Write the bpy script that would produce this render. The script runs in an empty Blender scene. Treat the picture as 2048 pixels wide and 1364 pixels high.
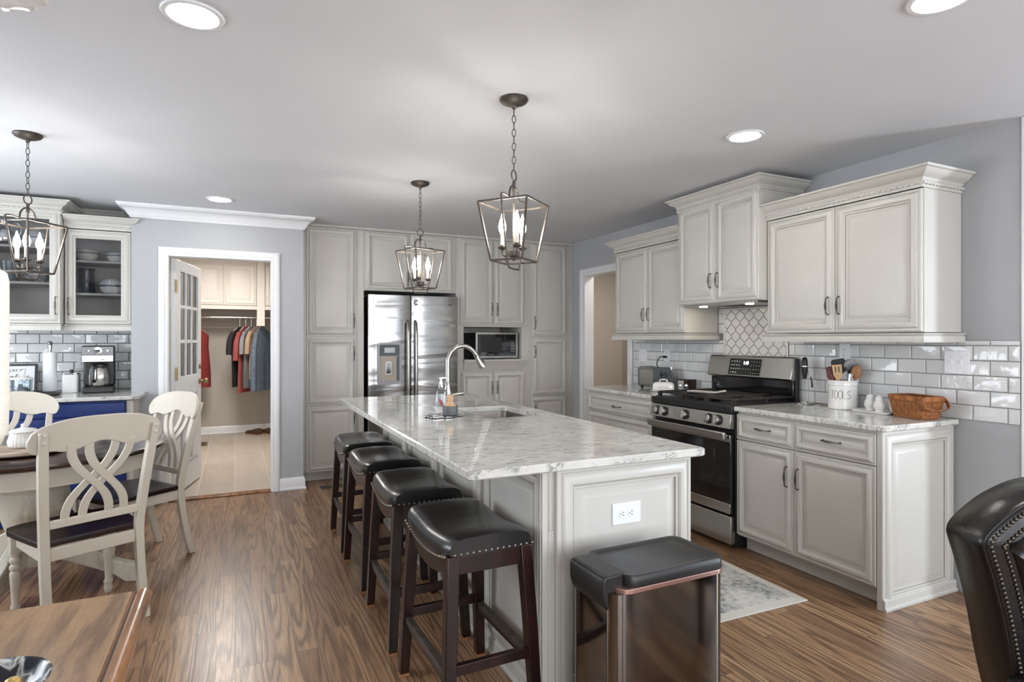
import bpy, math, random
from mathutils import Matrix, Vector, Euler
R = math.radians
PI = math.pi
random.seed(7)
scene = bpy.context.scene
col = scene.collection

# ------------------------------------------------------------------ camera
EYE = 1.345
cam_data = bpy.data.cameras.new('camera')
cam = bpy.data.objects.new('camera', cam_data)
col.objects.link(cam)
cam.location = (0, 0, EYE)
cam.rotation_euler = (R(90), 0, R(-25.14))
cam_data.sensor_width = 36.0
cam_data.lens = 1180.6 / 2048 * 36.0
cam_data.shift_y = -3.0 / 2048
cam_data.clip_start = 0.05
cam_data.clip_end = 60
scene.camera = cam

# ------------------------------------------------------------------ world, daylight, exposure
world = bpy.data.worlds.new('world')
scene.world = world
world.use_nodes = True
wn = world.node_tree.nodes['Background']
wn.inputs[0].default_value = (0.75, 0.85, 1.0, 1)
wn.inputs[1].default_value = 1.0

def area(name, loc, rot, sx, sy, power, color):
    d = bpy.data.lights.new(name, 'AREA')
    d.shape = 'RECTANGLE'; d.size = sx; d.size_y = sy
    d.energy = power; d.color = color
    o = bpy.data.objects.new(name, d)
    o.location = loc; o.rotation_euler = rot
    col.objects.link(o)
    return o
# daylight coming in through the windows of the dining side, the living room and the sun room
area('daylight_dining_window', (-2.56, 3.9, 1.45), (R(90), 0, R(-90)), 2.0, 1.3, 27, (0.88, 0.94, 1.0))
area('daylight_living_window', (-0.2, -2.72, 1.45), (R(90), 0, 0), 2.6, 1.6, 44, (0.97, 0.98, 1.0))
area('daylight_living_window', (2.7, -2.72, 1.45), (R(90), 0, 0), 1.8, 1.6, 26, (0.95, 0.97, 1.0))
area('daylight_sunroom_window', (5.36, -0.9, 1.4), (R(90), 0, R(90)), 0.6, 1.8, 62, (0.80, 0.90, 1.0))

# unseen lights added to brighten the laundry room and the hallway beyond the doorway
area('laundry_fill_light', (-.1, 7.4, 2.42), (0, 0, 0), .5, .9, 25, (1.0, 0.97, 0.93))
area('hallway_fill_light', (4.2, 5.3, 2.42), (0, 0, 0), .4, .4, 9, (1.0, 0.92, 0.84))

scene.view_settings.view_transform = 'Standard'
scene.view_settings.look = 'None'
scene.view_settings.gamma = 1.0
scene.view_settings.use_curve_mapping = False
scene.view_settings.exposure = 1.14
cy = scene.cycles
cy.use_denoising = True
cy.max_bounces = 8
cy.diffuse_bounces = 4
cy.glossy_bounces = 4
cy.transmission_bounces = 6
cy.transparent_max_bounces = 12
cy.caustics_reflective = False
cy.caustics_refractive = False
cy.sample_clamp_indirect = 6.0

# ------------------------------------------------------------------ materials
def lin(h):
    h = h.lstrip('#')
    o = []
    for i in (0, 2, 4):
        c = int(h[i:i+2], 16) / 255
        o.append(c / 12.92 if c <= 0.04045 else ((c + 0.055) / 1.055) ** 2.4)
    return (*o, 1)

def nd(nt, t, ins=None, **props):
    n = nt.nodes.new('ShaderNode' + t)
    for k, v in props.items():
        setattr(n, k, v)
    for k, v in (ins or {}).items():
        s = n.inputs[k]
        if isinstance(v, bpy.types.NodeSocket):
            nt.links.new(v, s)
        else:
            s.default_value = v
    return n

def mth(nt, op, a, b=0.0, c=None):
    ins = {0: a, 1: b}
    if c is not None: ins[2] = c
    return nd(nt, 'Math', ins, operation=op).outputs[0]

def mixc(nt, f, a, b, bt='MIX'):
    return nd(nt, 'Mix', {0: f, 6: a, 7: b}, data_type='RGBA', blend_type=bt).outputs[2]

def ramp(nt, fac, stops, interp='LINEAR'):
    n = nt.nodes.new('ShaderNodeValToRGB')
    nt.links.new(fac, n.inputs[0])
    cr = n.color_ramp
    cr.interpolation = interp
    while len(cr.elements) < len(stops):
        cr.elements.new(0.5)
    for e, (p, c) in zip(cr.elements, stops):
        e.position = p
        e.color = c if len(c) == 4 else (*c, 1)
    return n.outputs[0]

def coords(nt, scale=(1, 1, 1), kind='Object', rot=(0, 0, 0)):
    tc = nd(nt, 'TexCoord')
    return nd(nt, 'Mapping', {'Vector': tc.outputs[kind], 'Scale': scale, 'Rotation': rot}).outputs[0]

def noise(nt, vec, scale, detail=3, rough=0.5, dist=0.0):
    return nd(nt, 'TexNoise', {'Vector': vec, 'Scale': scale, 'Detail': detail, 'Roughness': rough, 'Distortion': dist}).outputs[0]

def bumpn(nt, h, strength, dist=0.01):
    return nd(nt, 'Bump', {'Height': h, 'Strength': strength, 'Distance': dist}).outputs[0]

def fresh(name):
    m = bpy.data.materials.new(name)
    m.use_nodes = True
    nt = m.node_tree
    return m, nt, nt.nodes['Principled BSDF']

def mat(name, c, rough=0.5, metal=0.0, var=0.04, vscale=6, bump=0.0, bscale=60, stretch=(1, 1, 1), coat=0.0, spec=0.5, emit=None):
    """plain painted, metal or plastic surface with slight procedural mottling"""
    m, nt, b = fresh(name)
    if isinstance(c, str): c = lin(c)
    v = coords(nt, stretch)
    n = noise(nt, v, vscale, 3)
    d = tuple(max(0, x * (1 - var * 2)) for x in c[:3]) + (1,)
    l = tuple(min(1, x * (1 + var)) for x in c[:3]) + (1,)
    nt.links.new(ramp(nt, n, [(0.3, d), (0.7, l)]), b.inputs['Base Color'])
    b.inputs['Roughness'].default_value = rough
    b.inputs['Metallic'].default_value = metal
    b.inputs['Specular IOR Level'].default_value = spec
    if coat:
        b.inputs['Coat Weight'].default_value = coat
        b.inputs['Coat Roughness'].default_value = 0.08
    if bump:
        nt.links.new(bumpn(nt, noise(nt, v, bscale, 3), bump, 0.004), b.inputs['Normal'])
    if emit:
        b.inputs['Emission Color'].default_value = (*emit[:3], 1)
        b.inputs['Emission Strength'].default_value = emit[3]
    return m

MT = {}
MT['wall'] = mat('wall_paint', (0.415, 0.428, 0.443, 1), 0.75, var=0.012, vscale=3, bump=0.06, bscale=300)
MT['beige'] = mat('beige_wall_paint', (0.50, 0.455, 0.405, 1), 0.8, var=0.012, vscale=3)
MT['ceiling'] = mat('ceiling_paint', (0.67, 0.685, 0.715, 1), 0.85, var=0.01, vscale=2)
MT['white'] = mat('white_trim_paint', (0.78, 0.79, 0.80, 1), 0.4, var=0.012)
MT['cab'] = mat('cabinet_cream_paint', (0.56, 0.545, 0.505, 1), 0.36, var=0.015, vscale=4)
MT['glaze'] = mat('cabinet_brown_glaze', (0.37, 0.345, 0.30, 1), 0.45, var=0.05)
MT['cabin'] = mat('cabinet_inside', (0.60, 0.565, 0.52, 1), 0.6, var=0.02)
MT['laundrycab'] = mat('laundry_cabinet_paint', (0.66, 0.615, 0.56, 1), 0.45, var=0.012)
MT['blue'] = mat('navy_blue_paint', (0.012, 0.030, 0.145, 1), 0.4, var=0.03)
MT['blackp'] = mat('black_plastic', (0.012, 0.012, 0.013, 1), 0.38, var=0.05)
MT['blackg'] = mat('black_gloss_glass', (0.006, 0.006, 0.007, 1), 0.06, var=0.02, coat=0.5)
MT['lid'] = mat('charcoal_bin_plastic', (0.012, 0.0115, 0.0115, 1), 0.4, var=0.04, bump=0.05, bscale=400)
MT['iron'] = mat('cast_iron', (0.022, 0.018, 0.016, 1), 0.5, var=0.1, bump=0.15, bscale=250)
MT['bronze'] = mat('aged_bronze', (0.085, 0.070, 0.058, 1), 0.45, 0.45, var=0.2, vscale=30)
MT['pewter'] = mat('dark_pewter', (0.13, 0.115, 0.10, 1), 0.34, 0.85, var=0.15, vscale=40)
MT['nail'] = mat('antique_nickel_nail', (0.11, 0.095, 0.075, 1), 0.32, 0.85, var=0.1)
MT['chrome'] = mat('chrome', (0.75, 0.75, 0.76, 1), 0.08, 1.0, var=0.01)
MT['nickel'] = mat('brushed_nickel', (0.38, 0.365, 0.345, 1), 0.3, 1.0, var=0.03, vscale=40, stretch=(1, 1, .1))
MT['brass'] = mat('old_brass', (0.36, 0.27, 0.13, 1), 0.32, 0.9, var=0.12, vscale=30)
MT['ceramic'] = mat('white_ceramic', (0.78, 0.77, 0.75, 1), 0.12, var=0.01)
MT['creamcer'] = mat('cream_ceramic', (0.70, 0.66, 0.58, 1), 0.2, var=0.02)
MT['paper'] = mat('white_paper', (0.82, 0.83, 0.85, 1), 0.85, var=0.01, bump=0.1, bscale=200)
MT['plate'] = mat('white_plastic_plate', (0.80, 0.81, 0.83, 1), 0.3, var=0.01)
MT['darkslot'] = mat('dark_slot', (0.03, 0.03, 0.03, 1), 0.6)
MT['greycup'] = mat('grey_ceramic', (0.10, 0.11, 0.115, 1), 0.5, var=0.03)
MT['darktray'] = mat('dark_grey_wood_tray', (0.055, 0.05, 0.048, 1), 0.5, var=0.25, vscale=8, stretch=(1, 14, 14))
MT['lettering'] = mat('black_lettering', (0.02, 0.02, 0.022, 1), 0.6)
MT['crockletter'] = mat('grey_engraved_letters', (0.06, 0.058, 0.055, 1), 0.6)
MT['glyph'] = mat('printed_button_marks', (0.45, 0.45, 0.45, 1), 0.6)
MT['bamboo'] = mat('light_bamboo', (0.55, 0.36, 0.19, 1), 0.5, var=0.12, vscale=10, stretch=(10, 10, 1))
MT['woodspoon'] = mat('brown_spoon_wood', (0.34, 0.15, 0.06, 1), 0.5, var=0.15, vscale=10, stretch=(10, 10, 1))
MT['maroon'] = mat('maroon_silicone', (0.11, 0.025, 0.02, 1), 0.5, var=0.05)
MT['shade'] = mat('cream_linen', (0.86, 0.83, 0.76, 1), 0.9, var=0.05, vscale=30, stretch=(.15, .15, 1), bump=0.25, bscale=160, emit=(1, .93, .8, .12))
MT['coat_red'] = mat('red_cloth', (0.19, 0.018, 0.018, 1), 0.85, var=0.1, vscale=8)
MT['cloth_black'] = mat('black_cotton', (0.014, 0.013, 0.014, 1), 0.9, var=0.1)
MT['cloth_coral'] = mat('coral_cotton', (0.30, 0.065, 0.06, 1), 0.9, var=0.08)
MT['cloth_grey'] = mat('grey_striped_cotton', (0.22, 0.225, 0.25, 1), 0.9, var=0.2, vscale=20, stretch=(1, 1, .1))
MT['cloth_tan'] = mat('tan_cotton', (0.40, 0.27, 0.18, 1), 0.9, var=0.08)
MT['cloth_denim'] = mat('blue_denim', (0.13, 0.17, 0.23, 1), 0.9, var=0.15, vscale=30, bump=0.2, bscale=300)
MT['shoe'] = mat('brown_suede', (0.075, 0.038, 0.018, 1), 0.8, var=0.2, vscale=15)
MT['shoesole'] = mat('tan_shoe_lining', (0.30, 0.13, 0.06, 1), 0.7, var=0.1)
MT['hanger'] = mat('white_hanger_plastic', (0.75, 0.70, 0.66, 1), 0.4)
MT['navycer'] = mat('dark_navy_glaze', (0.012, 0.018, 0.035, 1), 0.16, var=0.3, vscale=20, bump=0.3, bscale=60)
MT['pattern'] = mat('blue_band_glaze', (0.10, 0.13, 0.20, 1), 0.2, var=0.7, vscale=60)
MT['pink'] = mat('pink_print', (0.42, 0.10, 0.12, 1), 0.5, var=0.3, vscale=60)
MT['gold'] = mat('gold_ball', (0.62, 0.43, 0.15, 1), 0.35, 0.6, var=0.2, vscale=30)
MT['silver'] = mat('silver_ball', (0.45, 0.43, 0.41, 1), 0.2, 0.9, var=0.2, vscale=40)
MT['copper'] = mat('copper_lattice', (0.25, 0.10, 0.06, 1), 0.35, 0.5, var=0.3, vscale=60)
MT['granola'] = mat('grey_pods', (0.30, 0.30, 0.31, 1), 0.6, var=0.4, vscale=30)
MT['coral_lid'] = mat('rose_gold_band', (0.50, 0.30, 0.26, 1), 0.25, 0.8)

def glowmat(name, c, s):
    m, nt, b = fresh(name)
    v = coords(nt)
    n = noise(nt, v, 3, 1)
    e = nd(nt, 'Emission', {'Color': (*c, 1), 'Strength': mth(nt, 'MULTIPLY_ADD', n, s * 0.02, s)})
    nt.links.new(e.outputs[0], nt.nodes['Material Output'].inputs[0])
    return m
MT['bulb'] = glowmat('candle_bulb_glow', (1.0, 0.93, 0.84), 85)
MT['down'] = glowmat('downlight_glow', (1.0, 0.95, 0.88), 34)
MT['hoodglow'] = glowmat('hood_lamp_glow', (1.0, 0.84, 0.64), 24)
MT['digits'] = glowmat('clock_digits_glow', (0.75, 0.88, 1.0), 3.0)

def glassmat(name, tint=(0.95, 0.97, 0.97), rough=0.02, refl=1.0):
    m, nt, b = fresh(name)
    fr = nd(nt, 'Fresnel', {'IOR': 1.45})
    n = noise(nt, coords(nt), 2, 1)
    g = nd(nt, 'BsdfGlossy', {'Roughness': mth(nt, 'MULTIPLY_ADD', n, 0.01, rough), 'Color': (1, 1, 1, 1)})
    t = nd(nt, 'BsdfTransparent', {'Color': (*tint, 1)})
    mx = nd(nt, 'MixShader', {0: mth(nt, 'MULTIPLY', fr.outputs[0], refl), 1: t.outputs[0], 2: g.outputs[0]})
    nt.links.new(mx.outputs[0], nt.nodes['Material Output'].inputs[0])
    return m
MT['glass'] = glassmat('clear_glass')
MT['glassb'] = glassmat('blueish_glass', (0.90, 0.94, 0.96), refl=0.7)
MT['doorglass'] = glassmat('cabinet_glass', (0.86, 0.87, 0.88))

def m_floor():
    m, nt, b = fresh('oak_strip_floor')
    tc = nd(nt, 'TexCoord').outputs['Object']
    s = nd(nt, 'SeparateXYZ', {0: tc})
    W, L = 0.083, 1.15
    xs = mth(nt, 'DIVIDE', s.outputs[0], W)
    row = mth(nt, 'FLOOR', xs)
    r1 = nd(nt, 'TexWhiteNoise', {'W': row}, noise_dimensions='1D').outputs[0]
    ys = mth(nt, 'DIVIDE', mth(nt, 'MULTIPLY_ADD', r1, 5.3, s.outputs[1]), L)
    seg = mth(nt, 'FLOOR', ys)
    cid = nd(nt, 'CombineXYZ', {0: row, 1: seg}).outputs[0]
    wn_ = nd(nt, 'TexWhiteNoise', {'Vector': cid}, noise_dimensions='2D')
    idv = wn_.outputs[0]
    off = nd(nt, 'VectorMath', {0: wn_.outputs[1], 1: (31, 47, 19)}, operation='MULTIPLY').outputs[0]
    p = nd(nt, 'VectorMath', {0: tc, 1: off}, operation='ADD').outputs[0]
    pc = nd(nt, 'Mapping', {'Vector': p, 'Scale': (9.0, 0.5, 1)}).outputs[0]
    n1 = noise(nt, pc, 1.0, 2.0, 0.4, 0.12)
    lines = mth(nt, 'SINE', mth(nt, 'MULTIPLY', n1, 85.0))
    lines = ramp(nt, mth(nt, 'MULTIPLY_ADD', lines, 0.5, 0.5), [(0.0, (0, 0, 0)), (0.55, (0.16, 0.16, 0.16)), (1.0, (1, 1, 1))])
    pf = nd(nt, 'Mapping', {'Vector': p, 'Scale': (240, 7, 1)}).outputs[0]
    fine = noise(nt, pf, 1.0, 2, 0.6)
    big = noise(nt, tc, 1.1, 2)
    base = ramp(nt, idv, [(0.0, lin('#745641')), (0.3, lin('#927056')), (0.65, lin('#a98563')), (1.0, lin('#c39f7a'))])
    base = mixc(nt, 0.30, base, ramp(nt, big, [(0.35, lin('#967458')), (0.65, lin('#b08a66'))]))
    c = mixc(nt, mth(nt, 'MULTIPLY', lines, 0.68), base, lin('#4c3526'))
    c = mixc(nt, ramp(nt, fine, [(0.42, (0, 0, 0)), (0.72, (0.55, 0.55, 0.55))]), c, lin('#553c2b'))
    fx = mth(nt, 'FRACT', xs)
    ex = mth(nt, 'MINIMUM', fx, mth(nt, 'SUBTRACT', 1.0, fx))
    fy = mth(nt, 'FRACT', ys)
    ey = mth(nt, 'MULTIPLY', mth(nt, 'MINIMUM', fy, mth(nt, 'SUBTRACT', 1.0, fy)), L / W)
    gap = mth(nt, 'LESS_THAN', mth(nt, 'MINIMUM', ex, ey), 0.009)
    c = mixc(nt, mth(nt, 'MULTIPLY', gap, 0.8), c, lin('#2c1d14'))
    nt.links.new(c, b.inputs['Base Color'])
    nt.links.new(mth(nt, 'MULTIPLY_ADD', fine, 0.14, 0.24), b.inputs['Roughness'])
    h = mth(nt, 'SUBTRACT', mth(nt, 'MULTIPLY', lines, -0.25), gap)
    nt.links.new(bumpn(nt, h, 0.22, 0.002), b.inputs['Normal'])
    return m
MT['floor'] = m_floor()

def m_wood(name, dark, mid, light, scale=(1, 12, 12), rough=0.35, coat=0.0, freq=24):
    m, nt, b = fresh(name)
    v = coords(nt, scale)
    n = noise(nt, v, 1.6, 3, 0.5, 0.4)
    l = mth(nt, 'MULTIPLY_ADD', mth(nt, 'SINE', mth(nt, 'MULTIPLY', n, freq)), 0.5, 0.5)
    f = noise(nt, coords(nt, tuple(x * 6 for x in scale)), 3, 2)
    c = ramp(nt, mth(nt, 'MULTIPLY_ADD', f, 0.5, mth(nt, 'MULTIPLY', l, 0.5)), [(0.15, lin(dark)), (0.5, lin(mid)), (0.85, lin(light))])
    nt.links.new(c, b.inputs['Base Color'])
    b.inputs['Roughness'].default_value = rough
    b.inputs['Coat Weight'].default_value = coat
    nt.links.new(bumpn(nt, f, 0.05, 0.003), b.inputs['Normal'])
    return m
MT['espresso'] = m_wood('espresso_wood', '#140705', '#1f0b08', '#2b110c', (4, 4, 1), 0.30)
MT['tabledark'] = m_wood('dark_walnut_top', '#1e100b', '#2e1910', '#3f2517', (1, 8, 8), 0.2, 0.15)
MT['chestnut'] = m_wood('worn_chestnut', '#654831', '#89684b', '#a5825d', (9, 1.2, 9), 0.3, 0.1, 14)
MT['chestnutrim'] = m_wood('chestnut_moulding', '#55331d', '#80532f', '#a06e40', (9, 1.2, 9), 0.3, 0.2, 14)
MT['greywood'] = m_wood('whitewashed_round_board', '#6f5a4a', '#a08b78', '#b9aa9b', (2, 12, 12), 0.5)
MT['splint'] = m_wood('honey_woven_splint', '#7d4a25', '#a06635', '#b87c45', (3, 3, 22), 0.42, freq=9)
MT['basket'] = m_wood('honey_splint', '#7a4622', '#9b6032', '#b27542', (10, 10, 2), 0.4)

def m_distress(name, base, worn, amt=0.58, rough=0.5):
    m, nt, b = fresh(name)
    n = noise(nt, coords(nt, (1, 1, 0.5)), 9, 6, 0.65)
    n2 = noise(nt, coords(nt, (6, 6, 0.6)), 10, 3, 0.6)
    f = ramp(nt, mth(nt, 'MULTIPLY_ADD', n2, 0.25, mth(nt, 'MULTIPLY', n, 0.75)), [(amt, (0, 0, 0)), (amt + 0.09, (1, 1, 1))])
    c = mixc(nt, mth(nt, 'MULTIPLY', f, 0.5), lin(base), lin(worn))
    nt.links.new(c, b.inputs['Base Color'])
    b.inputs['Roughness'].default_value = rough
    return m
MT['chairpaint'] = m_distress('antique_white_paint', '#c6beb0', '#a8957a', 0.60)
MT['pedpaint'] = m_distress('worn_antique_white_paint', '#c9c3b4', '#8a7458', 0.52)

def m_quartz(name='white_quartz'):
    m, nt, b = fresh(name)
    v = coords(nt, (1, 1, 1), rot=(0, 0, 0.7))
    v2 = coords(nt, (1.0, 3.2, 1.6), rot=(0.2, 0.1, 0.9))
    cl = noise(nt, v, 5, 4, 0.6)
    a = noise(nt, v2, 11, 5, 0.65, 0.9)
    vein = ramp(nt, mth(nt, 'ABSOLUTE', mth(nt, 'SUBTRACT', a, 0.5)), [(0.0, (1, 1, 1)), (0.022, (0.6, 0.6, 0.6)), (0.06, (0, 0, 0))])
    msk = ramp(nt, noise(nt, v2, 13, 2), [(0.47, (0, 0, 0)), (0.60, (1, 1, 1))])
    c = ramp(nt, cl, [(0.3, lin('#c4c4be')), (0.55, lin('#d3d2cc')), (0.8, lin('#dddcd6'))])
    c = mixc(nt, mth(nt, 'MULTIPLY', mth(nt, 'MULTIPLY', vein, msk), 0.8), c, lin('#66676c'))
    nt.links.new(c, b.inputs['Base Color'])
    b.inputs['Roughness'].default_value = 0.09
    return m
MT['quartz'] = m_quartz()

def m_steel(name, c, rough, stretch, wave=0.0, wscale=(0.9, 0.9, 7), fine=0.06):
    m, nt, b = fresh(name)
    n = noise(nt, coords(nt, stretch), 40, 2)
    nt.links.new(ramp(nt, n, [(0.3, tuple(x * 0.92 for x in c) + (1,)), (0.7, (*c, 1))]), b.inputs['Base Color'])
    b.inputs['Metallic'].default_value = 1.0
    nt.links.new(mth(nt, 'MULTIPLY_ADD', n, fine, rough), b.inputs['Roughness'])
    if wave:
        w = noise(nt, coords(nt, wscale), 1.0, 2, 0.4, 0.5)
        nt.links.new(bumpn(nt, w, wave, 0.05), b.inputs['Normal'])
    return m
MT['fridge'] = m_steel('fridge_stainless', (0.38, 0.375, 0.365), 0.17, (30, 30, 0.4), 0.26, (1.1, 1.1, 6.5))
MT['steel'] = m_steel('range_stainless', (0.52, 0.50, 0.475), 0.22, (0.4, 30, 30))
MT['binsteel'] = m_steel('polished_bin_steel', (0.24, 0.225, 0.215), 0.09, (30, 30, 0.3), fine=0.03)
MT['sink'] = m_steel('sink_stainless', (0.22, 0.20, 0.18), 0.34, (3, 30, 3))

def m_leather(name, c, rough=0.28, scale=90):
    m, nt, b = fresh(name)
    v = coords(nt)
    n = noise(nt, v, 4, 3)
    nt.links.new(ramp(nt, n, [(0.3, tuple(x * 0.75 for x in c) + (1,)), (0.7, (*c, 1))]), b.inputs['Base Color'])
    nt.links.new(mth(nt, 'MULTIPLY_ADD', n, 0.12, rough - 0.05), b.inputs['Roughness'])
    vo = nd(nt, 'TexVoronoi', {'Vector': v, 'Scale': scale * 3}).outputs[0]
    nn = noise(nt, coords(nt, (1, 2, 2)), 9, 3)
    nt.links.new(bumpn(nt, mth(nt, 'MULTIPLY_ADD', nn, 2.0, mth(nt, 'MULTIPLY', vo, 0.25)), 0.12, 0.006), b.inputs['Normal'])
    return m
MT['leather'] = m_leather('black_leather', (0.017, 0.016, 0.016), 0.25)
MT['armleather'] = m_leather('dark_espresso_leather', (0.010, 0.008, 0.0075), 0.25, 60)

def m_rug():
    m, nt, b = fresh('faded_rug')
    tc = coords(nt)
    a = noise(nt, tc, 3.0, 5, 0.65, 0.6)
    f = noise(nt, coords(nt, (1, 1, 1)), 26, 4, 0.7)
    g = mth(nt, 'MULTIPLY_ADD', f, 0.5, mth(nt, 'MULTIPLY', a, 0.5))
    c = ramp(nt, g, [(0.40, lin('#7e8284')), (0.48, lin('#b9b8b4')), (0.56, lin('#cfccc5'))])
    s = nd(nt, 'SeparateXYZ', {0: nd(nt, 'TexCoord').outputs['Object']})
    ed = mth(nt, 'MAXIMUM', mth(nt, 'GREATER_THAN', mth(nt, 'ABSOLUTE', s.outputs[0]), 0.31), mth(nt, 'GREATER_THAN', mth(nt, 'ABSOLUTE', s.outputs[1]), 0.72))
    c = mixc(nt, ed, c, lin('#cfcbc2'))
    nt.links.new(c, b.inputs['Base Color'])
    b.inputs['Roughness'].default_value = 0.95
    nt.links.new(bumpn(nt, f, 0.4, 0.004), b.inputs['Normal'])
    return m
MT['rug'] = m_rug()

def m_tile(name, c, rough=0.08):
    m, nt, b = fresh(name)
    v = coords(nt)
    n = noise(nt, v, 5, 2)
    nt.links.new(ramp(nt, n, [(0.3, tuple(x * 0.95 for x in c) + (1,)), (0.7, (*c, 1))]), b.inputs['Base Color'])
    b.inputs['Roughness'].default_value = rough
    nt.links.new(bumpn(nt, noise(nt, v, 16, 2), 0.35, 0.008), b.inputs['Normal'])
    return m
MT['tile'] = m_tile('white_glazed_tile', (0.70, 0.71, 0.71))
MT['lantern_tile'] = m_tile('matte_lantern_tile', (0.66, 0.655, 0.64), 0.22)
MT['dispenser'] = mat('grey_dispenser_plastic', (0.30, 0.30, 0.31, 1), 0.42, 0.4, var=0.03)
MT['alcove'] = mat('beige_dispenser_alcove', (0.40, 0.35, 0.29, 1), 0.4, var=0.03)
MT['stoolnail'] = mat('bronze_stool_nail', (0.27, 0.24, 0.20, 1), 0.32, 0.9, var=0.1)
MT['embossed'] = mat('embossed_ceramic_letters', (0.50, 0.48, 0.45, 1), 0.3)
MT['coffeesteel'] = mat('grey_brushed_metal', (0.20, 0.20, 0.205, 1), 0.35, 0.7, var=0.05)
MT['grout'] = mat('grey_grout', (0.22, 0.215, 0.205, 1), 0.9, var=0.05, vscale=40)
MT['grout2'] = mat('dark_grey_grout', (0.13, 0.135, 0.145, 1), 0.9, var=0.05, vscale=40)

def m_floortile():
    m, nt, b = fresh('beige_plank_tile')
    v = coords(nt, (1, 1, 1), rot=(0, 0, R(90)))
    br = nd(nt, 'TexBrick', {'Vector': v, 'Scale': 1.0, 'Color1': lin('#b3a79a'), 'Color2': lin('#a89b8d'), 'Mortar': lin('#c9c0b5'),
                             'Mortar Size': 0.004, 'Brick Width': 1.2, 'Row Height': 0.30})
    n = noise(nt, coords(nt, (3, 0.7, 1)), 3, 4)
    c = mixc(nt, ramp(nt, n, [(0.35, (0, 0, 0)), (0.7, (0.5, 0.5, 0.5))]), br.outputs[0], lin('#c0b4a7'))
    nt.links.new(c, b.inputs['Base Color'])
    b.inputs['Roughness'].default_value = 0.35
    return m
MT['floortile'] = m_floortile()

def m_bowl():
    m, nt, b = fresh('black_and_white_glazed_stripes')
    n = noise(nt, coords(nt, (1, 1, 1)), 17, 2, 0.4, 1.0)
    c = ramp(nt, n, [(0.40, lin('#1b1f28')), (0.46, lin('#5d6570')), (0.52, lin('#c7c7c0')), (0.60, lin('#2a2d35'))])
    nt.links.new(c, b.inputs['Base Color'])
    b.inputs['Roughness'].default_value = 0.15
    return m
MT['bowl'] = m_bowl()

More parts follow.
